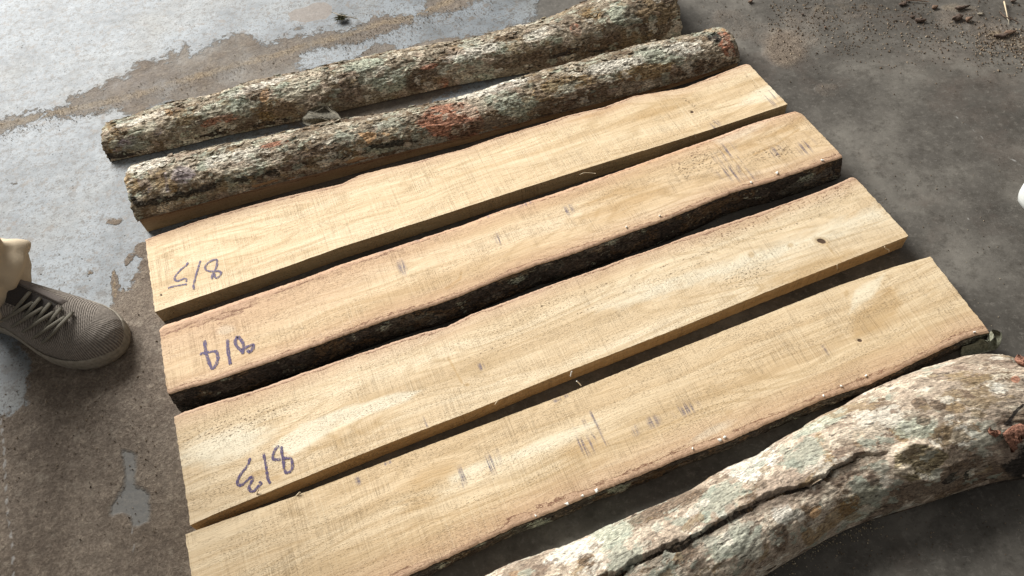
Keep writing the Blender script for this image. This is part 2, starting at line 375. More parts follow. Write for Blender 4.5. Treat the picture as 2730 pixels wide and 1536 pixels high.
    h = g.m('ADD', h, g.m('MULTIPLY', sawn, .35)); h = g.m('SUBTRACT', h, g.m('MULTIPLY', kn, 1.5))
    return g.out(col, .72, g.bump(h, .0007), .25)
WOOD = {k: mat_wood('sawn_wood_'+n, t, p, s) for k, n, t, p, s in (
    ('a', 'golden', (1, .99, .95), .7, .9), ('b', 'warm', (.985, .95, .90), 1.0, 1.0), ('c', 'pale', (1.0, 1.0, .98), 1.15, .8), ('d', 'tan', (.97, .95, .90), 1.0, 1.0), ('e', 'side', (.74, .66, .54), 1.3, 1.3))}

# ------------------------------------------------------------------ bark material
PAL = [(.42, .425, .36), (.21, .165, .125), (.54, .47, .38), (.31, .335, .28), (.27, .20, .12), (.64, .60, .52), (.38, .30, .24), (.17, .12, .09)]
def mat_bark(name, base, lichen=.5, white=.3, brown=.4, fs=1.0, fleck=.5, contrast=1.0, bumpd=.0036, cellk=.6):
    g = G(name); v = g.vattr('guv')
    wr = g.noise(g.scale(v, (150*fs, 420*fs, 150)), 1, 6, .72, .5)
    cr = g.noise(g.scale(v, (60*fs, 170*fs, 60)), 1, 5, .66, .8)
    fine = g.noise(g.scale(v, (620, 900, 400)), 1, 3, .75)
    md = g.noise(g.scale(v, (240, 330, 200), (4, 4, 2)), 1, 4, .7)
    big = g.noise(g.scale(v, (22, 30, 11)), 1, 7, .72, .4)
    big2 = g.noise(g.scale(v, (26, 36, 14), (5, 2, 1)), 1, 7, .72, .4)
    big3 = g.noise(g.scale(v, (15, 22, 9), (1, 8, 3)), 1, 7, .70, .4)
    jit = g.m('ADD', g.m('MULTIPLY', g.m('SUBTRACT', md, .5), .9), g.m('MULTIPLY', g.m('SUBTRACT', cr, .5), .9))
    col = g.mix(g.rng(big2, .35, .65), tuple(c*.70 for c in base), tuple(c*1.3 for c in base))
    a = .60-.16*brown
    col = g.mix(g.rng(g.m('ADD', big3, g.m('MULTIPLY', jit, .3)), a, a+.04, 0, .8), col, (.13, .085, .048))
    a = .66-.24*lichen
    col = g.mix(g.m('MULTIPLY', g.rng(g.m('ADD', big, g.m('MULTIPLY', jit, .35)), a, a+.04), .8), col, g.mix(g.rng(big3, .42, .58), (.30, .33, .26), (.47, .49, .40)))
    a = .70-.22*white
    col = g.mix(g.m('MULTIPLY', g.rng(g.m('ADD', big2, g.m('MULTIPLY', jit, .35)), a, a+.04), .85), col, g.mix(g.rng(big, .4, .6), (.68, .62, .51), (.50, .44, .35)))
    fl = g.noise(g.scale(v, (130, 190, 75), (2, 4, 4)), 1, 4, .7)
    col = g.mix(g.rng(fl, .57, .62, 0, fleck), col, (.085, .060, .052))
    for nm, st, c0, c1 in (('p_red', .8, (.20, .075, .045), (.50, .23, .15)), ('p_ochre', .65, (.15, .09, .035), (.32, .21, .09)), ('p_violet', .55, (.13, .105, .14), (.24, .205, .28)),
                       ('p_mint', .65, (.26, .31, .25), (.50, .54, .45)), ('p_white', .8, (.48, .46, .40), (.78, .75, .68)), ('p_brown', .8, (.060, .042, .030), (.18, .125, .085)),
                       ('p_tan', .9, (.44, .26, .13), (.62, .42, .25)), ('p_knot', .9, (.10, .075, .04), (.50, .42, .27)), ('p_seam_shade', .92, (.016, .013, .010), (.06, .05, .042)), ('p_dark', .95, (.018, .015, .013), (.045, .040, .038))):  # seam: painted shadow under the slab's bark lip, and blackened log split
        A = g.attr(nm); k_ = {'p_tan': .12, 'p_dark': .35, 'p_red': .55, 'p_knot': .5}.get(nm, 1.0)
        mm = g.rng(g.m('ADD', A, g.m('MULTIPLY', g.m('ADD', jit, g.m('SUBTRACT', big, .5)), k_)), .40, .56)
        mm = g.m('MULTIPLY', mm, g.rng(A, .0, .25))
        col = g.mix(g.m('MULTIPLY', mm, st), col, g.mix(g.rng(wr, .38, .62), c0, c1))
    nw = g.nd('ShaderNodeTexNoise'); g.put(nw.inputs['Vector'], g.scale(v, (40, 55, 40))); nw.inputs['Detail'].default_value = 5; nw.inputs['Roughness'].default_value = .7; nw.inputs['Scale'].default_value = 1
    def cells(sx, sy, amt, thr, tab, st):
        ad = g.nd('ShaderNodeVectorMath', operation='MULTIPLY_ADD'); g.put(ad.inputs[0], nw.outputs['Color']); ad.inputs[1].default_value = (amt, amt, amt); g.put(ad.inputs[2], g.scale(v, (sx, sy, sx)))
        c_ = g.nd('ShaderNodeSeparateColor'); vn = g.nd('ShaderNodeTexVoronoi'); g.put(vn.inputs['Vector'], ad.outputs[0]); vn.inputs['Scale'].default_value = 1; g.put(c_.inputs[0], vn.outputs['Color'])
        edge = g.rng(vn.outputs['Distance'], .62, .50)
        rp = g.nd('ShaderNodeValToRGB'); g.put(rp.inputs[0], c_.outputs[1]); rp.color_ramp.interpolation = 'CONSTANT'; e = rp.color_ramp.elements
        while len(e) < len(tab): e.new(.5)
        for k, cc in enumerate(tab): e[k].position = k/len(tab); e[k].color = (*cc, 1)
        return g.m('MULTIPLY', g.m('MULTIPLY', g.rng(c_.outputs[0], thr, thr+.02), edge), st), rp.outputs[0]
    f_, c_ = cells(18, 27, 2.0, .42, PAL, cellk); col = g.mix(f_, col, c_)
    f_, c_ = cells(60, 85, 2.6, .62, PAL, cellk); col = g.mix(f_, col, c_)
    # fine mottling and darker colour in the fissures
    lum = g.rng(g.m('ADD', g.m('MULTIPLY', wr, .6), g.m('MULTIPLY', md, .4)), .39, .60, 0, 1)
    col = g.mix(contrast, col, g.ramp(lum, [(0, (.09, .075, .06)), (.30, (.66, .64, .61)), (.62, (1.22, 1.20, 1.15)), (1, (2.0, 1.95, 1.84))]), 'MULTIPLY')
    pit2 = g.rng(cr, .42, .34)
    col = g.mix(g.m('MULTIPLY', pit2, .80), col, (.035, .027, .020))
    col = g.mix(g.rng(fine, .45, .70, 0, .4), col, g.mix(1., col, (1.6, 1.55, 1.4), 'MULTIPLY'))
    h = g.m('ADD', g.m('MULTIPLY', wr, .8), g.m('ADD', g.m('MULTIPLY', cr, .9), g.m('MULTIPLY', md, .45)))
    return g.out(col, .92, g.bump(h, bumpd), .2)
BARK1 = mat_bark('lichen_bark', (.27, .225, .17), .45, .62, .50, 1.0, .5, .85)
BARK3 = mat_bark('smooth_grey_bark', (.44, .36, .285), .12, .74, .25, 1.1, .40, .50, .0022, .70)
BARKD = mat_bark('dark_bark', (.055, .046, .040), .15, .05, .4, 1.0, .3, cellk=.12)

PATCH = ['p_red', 'p_ochre', 'p_violet', 'p_mint', 'p_white', 'p_brown', 'p_tan', 'p_dark', 'p_knot', 'p_seam_shade']
def paint(V, spec):
    Qv = proj(V); V = np.asarray(V); Qj = Qv+np.stack([fbm(V*55, 4, .65), fbm(V*55+40, 4, .65)], -1)*16; out = {k: np.zeros(len(Qv)) for k in PATCH}
    for k, kind, *a in spec:
        if kind == 'e': m_ = ell(Qv, *a)
        elif kind == 'p': m_ = np.clip(.5+sdpoly(Qv, a[0])/a[1], 0, 1)
        else: m_ = np.clip(1.2-sdline(Qj if k in ('p_seam_shade', 'p_dark') else Qv, a[0])/a[1], 0, 1)
        out[k] = np.maximum(out[k], m_)
    return out

# ------------------------------------------------------------------ planks
def polyline_plane(px, z, n, sm=3):
    P = np.array([at(x, y, z) for x, y in px]); return smooth1(resample(P, n), sm)
def plank(label, up_px, lo_px, zt, live_up, live_lo, wood, group, feats, bark_out=(.006, .012), seed=0, wane=0, bottom_in=None):
    N, Mx = 900, 84
    U = polyline_plane(up_px, zt, N, 6); L = polyline_plane(lo_px, zt, N, 6)
    ax = L[-1]-L[0]; ax /= np.linalg.norm(ax); pr = np.array([ax[1], -ax[0], 0.])   # towards the camera side
    s = np.linspace(0, 1, N)*np.linalg.norm(L[-1]-L[0])
    def wob(amp_big, amp_small, sd):
        return (fbm(np.c_[s*6, 0*s+sd, 0*s], 3)*amp_big + fbm(np.c_[s*150, 0*s+sd+5, 0*s], 4, .75)*amp_small)
    eu = wob(.0008, .0012, seed+.3) if live_up else wob(.0003, .0006, seed+.3)
    el = wob(.0008, .0012, seed+9.3) if live_lo else wob(.0003, .0006, seed+9.3)
    U = U - pr*eu[:, None]; L = L + pr*el[:, None]
    t = np.linspace(0, 1, Mx)
    P = U[:, None, :]*(1-t)[None, :, None] + L[:, None, :]*t[None, :, None]
    # slightly ragged end cuts
    wv = (P-L[0])@(-pr)
    for e, sg in ((0, -1), (N-1, 1)):
        P[e] += ax*(sg*(fbm(np.c_[t*30, 0*t+seed, 0*t+e], 3)*.0011))[:, None]
    width = np.linalg.norm(U-L, axis=1)[:, None]
    dU = t[None, :]*width; dL = (1-t)[None, :]*width
    ed = np.full((N, Mx), 1.0)
    if live_up: ed = np.minimum(ed, dU*(np.interp(np.linspace(0, 1, N), [0, .25, .5, 1], [.26, .40, .9, 1])[:, None] if seed == 2 else 1))
    if live_lo: ed = np.minimum(ed, dL*(.75 if seed == 4 else .95))
    z = P[..., 2].copy()
    z += fbm(np.stack([P[..., 0]*60, P[..., 1]*60, 0*z+seed], -1), 3)*.00025
    if live_up:   # rounded wane
        wn = wane or .004
        z -= np.clip(1-dU/wn, 0, 1)**2*(.004 if not wane else wane*.45)
    if live_lo: z -= np.clip(1-dL/.004, 0, 1)**2*.0015
    nearedge = np.exp(-ed/.010)
    z += nearedge*fbm(np.stack([P[..., 0]*260, P[..., 1]*260, 0*z+seed], -1), 3, .7)*.0004*(ed < .5)
    P[..., 2] = z
    V = P.reshape(-1, 3); guv = np.stack([np.repeat(s, Mx), (np.broadcast_to(wv, (N, Mx))).ravel()+seed*.37, np.full(N*Mx, seed*1.7)], -1)
    F = grid_faces(N, Mx); fm = np.zeros(len(F), int)
    edv = ed.ravel()
    # walls: own vertices, so that they shade crisply
    def wall(line, outv, sl, live, gs, along_end=False):
        nonlocal V, guv, F, fm, edv
        K = 7; n = len(line); q = np.linspace(0, 1, K)
        Wp = line[:, None, :].repeat(K, 1).copy()
        Wp[..., 2] = line[:, 2][:, None]*(1-q)[None]
        Wp += outv*(sl*q)[None, :, None]
        off = len(V); V = np.r_[V, Wp.reshape(-1, 3)]
        gg = np.stack([gs[:, None].repeat(K, 1), (q*zt)[None].repeat(n, 0)+3+seed, np.full((n, K), seed*1.1)], -1).reshape(-1, 3)
        guv = np.r_[guv, gg]; edv = np.r_[edv, np.full(n*K, 1.0)]
        f = grid_faces(n, K, off); F = np.r_[F, f]; fm = np.r_[fm, np.ones(len(f), int)]
    P3 = P
    wall(P3[:, -1], pr, 0 if not live_lo else -.004, live_lo, s)
    wall(P3[::-1, 0], -pr, 0 if not live_up else -.004, live_up, s[::-1])
    wall(P3[0, ::1], -ax, 0, False, t*.05)
    wall(P3[-1, ::-1], ax, 0, False, t*.05+7)
    Qv = proj(V)
    A = dict(guv=guv, edge=edv, pale=np.zeros(len(V)), brown=np.zeros(len(V)), knot=np.zeros(len(V)), smudge=np.zeros(len(V)), speck=np.zeros(len(V)))
    for k, kind, *a in feats:
        amp = 1.
        if kind == 'e': m_ = ell(Qv, *a)
        elif kind == 'p': m_ = np.clip(.5+sdpoly(Qv, a[0])/a[1], 0, 1)
        else: m_ = np.clip(1.2-sdline(Qv, a[0])/a[1], 0, 1)
        A[k] = np.maximum(A[k], m_)
    c = (U[0]+L[-1]+U[-1]+L[0])/4
    root = thing('plank', label, 'plank', (c[0], c[1], 0), group)
    o = mesh_obj('sawn_board', V, F, [WOOD[wood], WOOD['e']], root, A, fmats=fm)
    # flat shading break between top and walls comes from the split vertices
    def bark(line, outv, bulge, sd, name='bark_edge'):
        K = 15; q = np.linspace(0, 1, K); n = len(line)
        prof_o = .0008 + bulge[0]*np.sin(q*math.pi*.8)**.8 + bulge[1]*q
        Z = (line[:, 2][:, None]-.0012)*(1-q)[None]
        gs = s[:, None].repeat(K, 1); gq = (q*.045)[None].repeat(n, 0)
        dsp = fbm(np.stack([gs*60, gq*160, 0*gs+sd], -1), 4)*.004*np.sin(q*math.pi)**.5 + fbm(np.stack([gs*9, gq*30, 0*gs+sd+3], -1), 3)*.004*q
        O = line[:, None, :]*np.array([1, 1, 0]) + outv*(prof_o[None]+dsp)[..., None]; O[..., 2] = Z
        inn = line[:, None, :]*np.array([1, 1, 0]) - outv*.002; inb = inn.copy(); inn[..., 2] = Z[:, :1]; inb[..., 2] = 0.0005
        R = np.concatenate([O, inb, inn], 1); K2 = K+2
        g3 = np.concatenate([np.stack([gs, gq+sd, 0*gs], -1), np.zeros((n, 2, 3))+sd], 1)
        Vb = R.reshape(-1, 3); Fb = [tuple(f) for f in grid_faces(n, K2, closed=True)]
        Fb.append(tuple(range(K2))); Fb.append(tuple(reversed(range((n-1)*K2, n*K2))))
        at_ = paint(Vb, [('p_mint', 'e', x, y, rx, ry, -18) for x, y, rx, ry in ((1025, 870, 25, 14), (1380, 745, 35, 12), (1630, 640, 30, 14), (1270, 1450, 40, 14), (1440, 1398, 40, 12), (1650, 1305, 40, 12), (560, 1010, 14, 8), (2150, 475, 30, 10))])
        at_['p_mint'] = at_['p_mint']*.55
        at_['guv'] = g3.reshape(-1, 3)
        mesh_obj(name, Vb, Fb, BARKD, root, at_)
    if live_lo: bark(P[:, -1], pr, bark_out, seed+2)
    if live_up: bark(P[:, 0], -pr, (.002, .003), seed+4)
    root['_z'] = zt
    del root['_z']
    return root, ax, pr

GP = 'freshly sawn planks lying side by side'
u85 = [(387, 636), (424, 622), (530, 585), (671, 544), (760, 521), (910, 487), (960, 463), (1016, 449), (1108, 428), (1179, 408), (1239, 394), (1290, 375), (1345, 357), (1440, 329), (1511, 306), (1610, 283), (1687, 254), (1760, 242), (1820, 232), (1891, 205), (1972, 172), (1985, 168), (1994, 169)]
l85 = [(413, 832), (660, 748), (910, 658), (1140, 585), (1370, 510), (1571, 446), (1820, 369), (1960, 324), (2099, 278)]
u84 = [(424, 871), (433, 863), (470, 852), (523, 835), (618, 802), (707, 772), (813, 736), (910, 700), (1115, 634), (1228, 597), (1330, 558), (1482, 510), (1617, 463), (1820, 392), (1896, 366), (1997, 327), (2060, 308), (2120, 291), (2131, 296)]
l84 = [(446, 1050), (456, 1049), (495, 1036), (551, 1022), (640, 990), (707, 968), (813, 931), (910, 895), (1016, 857), (1108, 827), (1170, 808), (1221, 790), (1323, 747), (1433, 705), (1511, 682), (1570, 660), (1634, 636), (1700, 612), (1758, 591), (1820, 567), (1951, 513), (2046, 486), (2138, 454), (2195, 435), (2247, 418)]
u83 = [(463, 1107), (495, 1092), (565, 1070), (671, 1040), (717, 1024), (800, 993), (910, 955), (981, 932), (1060, 905), (1129, 883), (1190, 868), (1256, 834), (1352, 799), (1447, 763), (1581, 717), (1680, 680), (1750, 657), (1820, 630), (1926, 595), (2032, 561), (2131, 526), (2173, 511), (2226, 489), (2272, 468), (2281, 474)]
l83 = [(508, 1400), (590, 1363), (671, 1330), (910, 1232), (1080, 1164), (1263, 1094), (1430, 1024), (1539, 980), (1820, 870), (2032, 783), (2244, 700), (2422, 629)]
u82 = [(493, 1425), (618, 1380), (777, 1326), (910, 1275), (1111, 1199), (1323, 1121), (1511, 1050), (1574, 1024), (1820, 925), (2039, 839), (2237, 761), (2378, 713), (2480, 684)]
l82 = [(548, 1762), (800, 1655), (950, 1594), (1087, 1536), (1193, 1487), (1263, 1455), (1369, 1406), (1475, 1363), (1599, 1310), (1687, 1275), (1820, 1220), (1944, 1176), (2067, 1121), (2191, 1067), (2320, 1024), (2421, 975), (2484, 945), (2562, 908), (2600, 894), (2638, 886)]
f85 = [('pale', 'e', 2040, 250, 70, 20, -20), ('brown', 'e', 1760, 290, 110, 22, -20), ('speck', 'l', [(1822, 262), (1866, 290), (1893, 318), (1912, 340)], 7),
       ('speck', 'l', [(1975, 180), (2010, 225), (2040, 262)], 5), ('knot', 'e', 1845, 299, 4.5, 3, 0), ('knot', 'e', 430, 787, 3, 3, 0), ('smudge', 'e', 1905, 335, 12, 14, 50), ('smudge', 'e', 2060, 262, 20, 18, 45), ('brown', 'e', 1600, 300, 100, 6, -16)]
f84 = [('pale', 'p', [(1890, 372), (1990, 328), (2085, 306), (2050, 330), (1990, 365), (1920, 385)], 18), ('brown', 'l', [(1975, 400), (2040, 370), (2100, 345), (2135, 318)], 14), ('brown', 'l', [(2010, 412), (2070, 385), (2130, 345)], 5),
       ('speck', 'e', 2060, 410, 60, 20, -10), ('smudge', 'e', 2069, 404, 14, 16, 60), ('smudge', 'e', 2150, 390, 18, 22, 60), ('smudge', 'e', 1930, 410, 20, 30, 50), ('smudge', 'e', 1960, 460, 50, 20, 10), ('smudge', 'l', [(1390, 548), (1410, 540)], 8), ('smudge', 'l', [(1298, 574), (1306, 572)], 8),
       ('smudge', 'l', [(1165, 618), (1185, 610)], 8), ('smudge', 'l', [(1082, 645), (1115, 636)], 8), ('smudge', 'l', [(1010, 668), (1050, 656)], 8), ('smudge', 'e', 1330, 638, 8, 16, -20), ('smudge', 'e', 1072, 712, 10, 20, -20), ('smudge', 'e', 1515, 560, 14, 12, -20), ('pale', 'e', 600, 880, 24, 12, -15),
       ('brown', 'l', [(1190, 768), (1225, 745), (1230, 728)], 7), ('smudge', 'l', [(1930, 370), (1975, 430), (2010, 488)], 5), ('brown', 'l', [(1905, 385), (1960, 430), (2000, 480)], 4), ('speck', 'e', 1850, 430, 70, 40, -20), ('brown', 'e', 1650, 540, 130, 40, -20)]
f83 = [('pale', 'p', [(720, 1190), (800, 1130), (920, 1085), (1060, 1046), (1122, 1042), (1090, 1068), (1010, 1095), (900, 1140), (780, 1215)], 13), ('pale', 'p', [(1560, 830), (1700, 770), (1900, 705), (2060, 650), (2200, 600), (2330, 545), (2360, 580), (2150, 660), (1990, 730), (1820, 770), (1650, 825)], 50),
       ('pale', 'e', 600, 1190, 130, 45, -18), ('brown', 'e', 930, 1160, 150, 22, -24), ('brown', 'l', [(1195, 955), (1215, 990), (1232, 1022)], 5), ('brown', 'e', 1245, 1026, 8, 6, 0), ('knot', 'e', 2190, 643, 12, 6, 15), ('brown', 'e', 2190, 643, 26, 12, 15), ('brown', 'l', [(2205, 655), (2225, 680), (2243, 698)], 5),
       ('brown', 'e', 2108, 654, 9, 7, 0), ('brown', 'e', 2003, 679, 9, 9, 0), ('speck', 'e', 1990, 735, 70, 26, -20), ('smudge', 'e', 1282, 978, 10, 9, 0), ('speck', 'e', 1281, 974, 8, 5, 0), ('brown', 'e', 2150, 720, 160, 24, -20),
       ('speck', 'l', [(1240, 960), (1400, 890), (1560, 830), (1700, 760), (1900, 690)], 4), ('speck', 'l', [(1400, 830), (1700, 730), (2000, 640), (2200, 570)], 4), ('speck', 'p', [(1820, 640), (2170, 520), (2280, 480), (2270, 520), (1900, 650)], 20), ('brown', 'e', 690, 1262, 40, 10, -15), ('brown', 'e', 735, 1275, 24, 8, -15), ('smudge', 'l', [(1131, 1112), (1139, 1136)], 4), ('speck', 'e', 640, 1130, 180, 30, -18)]
f82 = [('pale', 'p', [(2278, 770), (2360, 728), (2350, 760), (2320, 800), (2262, 838)], 14), ('brown', 'p', [(2262, 880), (2275, 838), (2330, 800), (2370, 762), (2410, 790), (2390, 850), (2330, 890), (2280, 905)], 30), ('brown', 'e', 2257, 783, 8, 12, 10), ('knot', 'e', 2292, 908, 7, 4, 10), ('brown', 'l', [(2300, 870), (2360, 820), (2380, 780)], 6),
       ('pale', 'p', [(1190, 1270), (1250, 1240), (1350, 1210), (1480, 1150), (1600, 1120), (1590, 1145), (1460, 1200), (1300, 1255), (1200, 1300)], 26), ('brown', 'e', 1560, 1195, 70, 22, -22), ('brown', 'e', 1150, 1270, 90, 30, -22), ('brown', 'e', 1110, 1340, 60, 20, -20),
       ('smudge', 'e', 1228, 1275, 14, 28, 0), ('smudge', 'e', 1310, 1235, 20, 30, 20), ('smudge', 'l', [(1555, 1120), (1575, 1160), (1610, 1180)], 5), ('smudge', 'l', [(1575, 1100), (1600, 1150), (1618, 1185)], 6), ('smudge', 'l', [(1530, 1130), (1552, 1205)], 7), ('smudge', 'e', 1560, 1190, 26, 24, 0), ('smudge', 'e', 1695, 1148, 10, 14, 0), ('smudge', 'e', 1742, 1125, 16, 16, 0),
       ('smudge', 'l', [(1480, 1070), (1510, 1056)], 6), ('smudge', 'l', [(1860, 905), (1900, 892)], 5), ('smudge', 'e', 2210, 930, 18, 14, 0), ('smudge', 'l', [(1020, 1240), (1050, 1228)], 5), ('smudge', 'e', 955, 1282, 12, 10, 0), ('smudge', 'e', 1830, 1090, 30, 16, -20), ('pale', 'e', 1900, 1150, 60, 12, -24)]
PLK = {}
PLK['85'] = plank('plank marked 8/5 in blue crayon, farthest of the flat planks, next to the slabs', u85, l85, .028, True, False, 'a', GP, f85, seed=1)
PLK['84'] = plank('plank marked 8/4 in blue crayon with thick dark bark edge facing the camera', u84, l84, .040, True, True, 'b', GP, f84, bark_out=(.003, .007), seed=2, wane=.010)
PLK['83'] = plank('plank marked 8/3 in blue crayon with a black knot near its right end', u83, l83, .028, True, False, 'c', GP, f83, seed=3)
PLK['82'] = plank('widest and nearest plank, unnumbered, with live edge beside the grey log', u82, l82, .028, False, True, 'd', GP, f82, bark_out=(.003, -.002), seed=4)
ZT = {'85': .028, '84': .040, '83': .028, '82': .028}

# ------------------------------------------------------------------ crayon numbers
def mat_crayon():
    g = G('blue_violet_crayon'); o = g.obj()
    n = g.noise(g.scale(o, (700, 260, 1), rot=(0, 0, -.25)), 1, 2, .6); n2 = g.noise(o, 900, 2, .6)
    a = g.rng(g.m('ADD', g.m('MULTIPLY', n, .65), g.m('MULTIPLY', n2, .35)), .40, .52, .12, .95)
    return g.out(g.mix(n2, (.036, .024, .092), (.105, .075, .18)), .6, None, .3, alpha=a)
CRAYON = mat_crayon()
def strokes(key, groups, sc_, off, wpx):
    z = ZT[key]+.0005; mb = MB()
    for gi, st in enumerate(groups):
        p = np.array([at(x*sc_+off[0], y*sc_+off[1], z) for x, y in st])
        n = max(8, len(p)*7); q = smooth1(resample(p, n), 5)
        T = np.gradient(q, axis=0); T /= np.linalg.norm(T, axis=1)[:, None]+1e-9
        S = np.stack([-T[:, 1], T[:, 0], 0*T[:, 0]], -1)
        wd = wpx*(1+.35*fbm(np.c_[np.arange(n)*.3, np.full(n, gi*3.1), np.zeros(n)], 2)); wd[0] *= .6; wd[-1] *= .6
        zo = gi*.00006
        Lf = q+S*wd[:, None]/2+[0, 0, zo]; Rg = q-S*wd[:, None]/2+[0, 0, zo]
        V = np.stack([Lf, Rg], 1).reshape(-1, 3); mb.add(V, grid_faces(n, 2, flip=True))
    o = mb.build('crayon_number', CRAYON, PLK[key][0])
    return o
strokes('85', [[(365, 175), (350, 215), (290, 255), (230, 320), (203, 365), (213, 395), (245, 405), (290, 385), (335, 370), (352, 385), (345, 414)],
               [(125, 492), (160, 475), (250, 458), (355, 440)], [(517, 155), (495, 230), (470, 310), (445, 400), (430, 460), (441, 505)],
               [(715, 140), (660, 152), (600, 190), (572, 230), (580, 275), (630, 285), (680, 290), (705, 250), (718, 190), (715, 140)],
               [(652, 382), (660, 330), (690, 288), (730, 280), (772, 300), (750, 345), (710, 370), (688, 355), (685, 310)]], .2209, (420, 660), .0032)
strokes('84', [[(1543, 1118), (1550, 1200), (1578, 1290), (1600, 1338)], [(1505, 1224), (1560, 1210), (1632, 1198), (1645, 1250), (1632, 1300), (1602, 1338)],
               [(1715, 1110), (1720, 1200), (1737, 1302)], [(1792, 1085), (1770, 1130), (1788, 1170), (1830, 1202), (1838, 1150), (1815, 1110), (1790, 1088)],
               [(1827, 1222), (1835, 1190), (1860, 1167), (1912, 1150), (1905, 1185), (1882, 1212), (1865, 1192)]], .3534, (0, 512), .0046)
strokes('83', [[(535, 490), (500, 620), (430, 720), (350, 810), (290, 920), (258, 1000), (280, 1078), (330, 1078), (400, 1050), (480, 960), (570, 888), (602, 920), (565, 1010), (520, 1080), (508, 1150), (560, 1205), (620, 1205), (680, 1130), (785, 1040), (730, 1000)],
               [(820, 380), (850, 520), (880, 680), (900, 830), (920, 950), (967, 1037)], [(1150, 220), (1090, 280), (1040, 380), (1018, 450), (1030, 530), (1110, 520), (1200, 520)],
               [(1205, 240), (1220, 400), (1245, 520), (1265, 700), (1240, 740)], [(1220, 500), (1340, 490), (1412, 490), (1440, 580), (1447, 700), (1400, 780), (1345, 805), (1297, 822), (1285, 740)]], .12422, (600, 1160), .0036)

# ------------------------------------------------------------------ half-round slabs with the bark on
def dome(name, label, cat, base_px, sil_px, sh, ratio, mat, spec, group=None, N=760, K=150, amp=(.004, .0025), seed=0, crack=None, knot=None, pexp=.85, part='bark', core_mat=None, flakes=480, fsz=1.0):
    B = np.array([at(x, y, 0) for x, y in base_px]); B = smooth1(resample(B, 120), 10)
    ax = B[-1]-B[0]; Ltot = np.linalg.norm(ax); ax /= Ltot; nr = np.array([-ax[1], ax[0], 0.])
    sil = np.array(sil_px, float)
    th = np.linspace(0, math.pi, 60)
    tt = np.linspace(0, 1, len(B)); SH = np.interp(tt, *zip(*sh)); RA = np.interp(tt, *zip(*ratio))
    Wd = np.zeros(len(B))
    def sect(b, wd, s0, ra, th):
        x = wd/2*(1-np.cos(th)); z = s0+ra*wd*np.sin(th)**pexp
        return b+nr*x[:, None]+np.array([0, 0, 1.])*z[:, None]
    for i, b in enumerate(B):
        lo, hi = .03, .40
        for _ in range(26):
            md = (lo+hi)/2; q = proj(sect(b, md, SH[i], RA[i], th))
            g_ = (q[:, 1]-np.interp(q[:, 0], sil[:, 0], sil[:, 1])).min()
            if g_ > 0: lo = md
            else: hi = md
        Wd[i] = lo
    Wd = smooth1(Wd, 12)
    t = np.linspace(0, 1, N); Bf = np.stack([np.interp(t, tt, B[:, k]) for k in range(3)], -1)
    Wf = np.interp(t, tt, Wd); SHf = np.interp(t, tt, SH); RAf = np.interp(t, tt, RA)
    thk = np.linspace(0, math.pi, K)
    Xc = Wf[:, None]/2*(1-np.cos(thk))[None]; Zc = SHf[:, None]+RAf[:, None]*Wf[:, None]*(np.sin(thk)**pexp)[None]
    Zc = np.where(thk[None] > math.pi*.999, .001, Zc)
    P = Bf[:, None, :]+nr*Xc[..., None]; P[..., 2] = Zc
    # normals of the section
    dX = np.gradient(Xc, axis=1); dZ = np.gradient(Zc, axis=1); ln = np.sqrt(dX**2+dZ**2)+1e-9
    Nn = nr*(-dZ/ln)[..., None]; Nn[..., 2] = dX/ln
    arc = np.cumsum(ln, axis=1); s = t[:, None]*Ltot*np.ones((1, K))
    p3 = np.stack([s*1.0, arc, 0*s+seed], -1)
    d = fbm(p3*np.array([16, 22, 1]), 3)*amp[0] + (np.abs(fbm(p3*np.array([45, 120, 1])+3, 4))*2-.5)*amp[1] + fbm(p3*np.array([170, 260, 1])+9, 3)*amp[1]*.8
    # flaked plates with step edges
    pl = fbm(p3*np.array([14, 40, 1])+21, 3); d += step(pl, .10, .15)*amp[1]*.9 - step(pl, -.22, -.28)*amp[1]*.7
    Qp = proj(P.reshape(-1, 3)).reshape(N, K, 2)
    if crack is not None:
        Qj = Qp.reshape(-1, 2)+np.stack([fbm(p3.reshape(-1, 3)*60, 3), fbm(p3.reshape(-1, 3)*60+50, 3)], -1)*15
        dc = sdline(Qj, crack).reshape(N, K); cx = np.interp(Qp[..., 0], [c[0] for c in crack], [c[1] for c in crack])
        end = step(Qp[..., 0], crack[-1][0]+10, crack[-1][0]-90)
        d -= np.clip(1-dc/(6*end+2), 0, 1)**.6*.010*end
        above = Qp[..., 1] < cx
        d += np.where(above, np.clip(1-dc/70, 0, 1)*.0045, -np.clip(1-dc/60, 0, 1)*.002)*end
    if knot is not None:
        for (kx, ky, rx, ry, an, hh) in knot:
            kk = ell(Qp.reshape(-1, 2), kx, ky, rx, ry, an).reshape(N, K)
            d += hh*step(kk, .3, .62) - hh*.5*step(kk, .7, 1.0) + step(kk, .45, .6)*fbm(p3*np.array([40, 300, 1]), 2)*.0035
    fade = np.clip(np.minimum(thk, math.pi-thk)/.12, 0, 1)[None]
    P = P + Nn*(d*(.25+.75*fade))[..., None]
    P[..., 2] = np.maximum(P[..., 2], .0006)
    # ragged ends
    for i0, sg in ((0, -1), (N-1, 1)):
        for r in range(5):
            i = i0-sg*r if sg > 0 else i0+r
            P[i] += ax*(sg*fbm(np.stack([thk*9, 0*thk+i0, 0*thk+seed], -1), 3)*.003*(1-r/5))[:, None]
            P[i, :, 2] -= (1-r/5)**2*.0022
    P[..., 2] = np.maximum(P[..., 2], .0006)
    c = P.reshape(-1, 3).mean(0)
    root = thing(name, label, cat, (c[0], c[1], 0), group)
    V = P.reshape(-1, 3); F = [tuple(f) for f in grid_faces(N, K, flip=True)]
    # turn the ends inward so that the bark has thickness
    n0 = len(V); e0 = P[0]*1.; e1 = P[-1]*1.
    cen0 = e0.mean(0); cen1 = e1.mean(0)
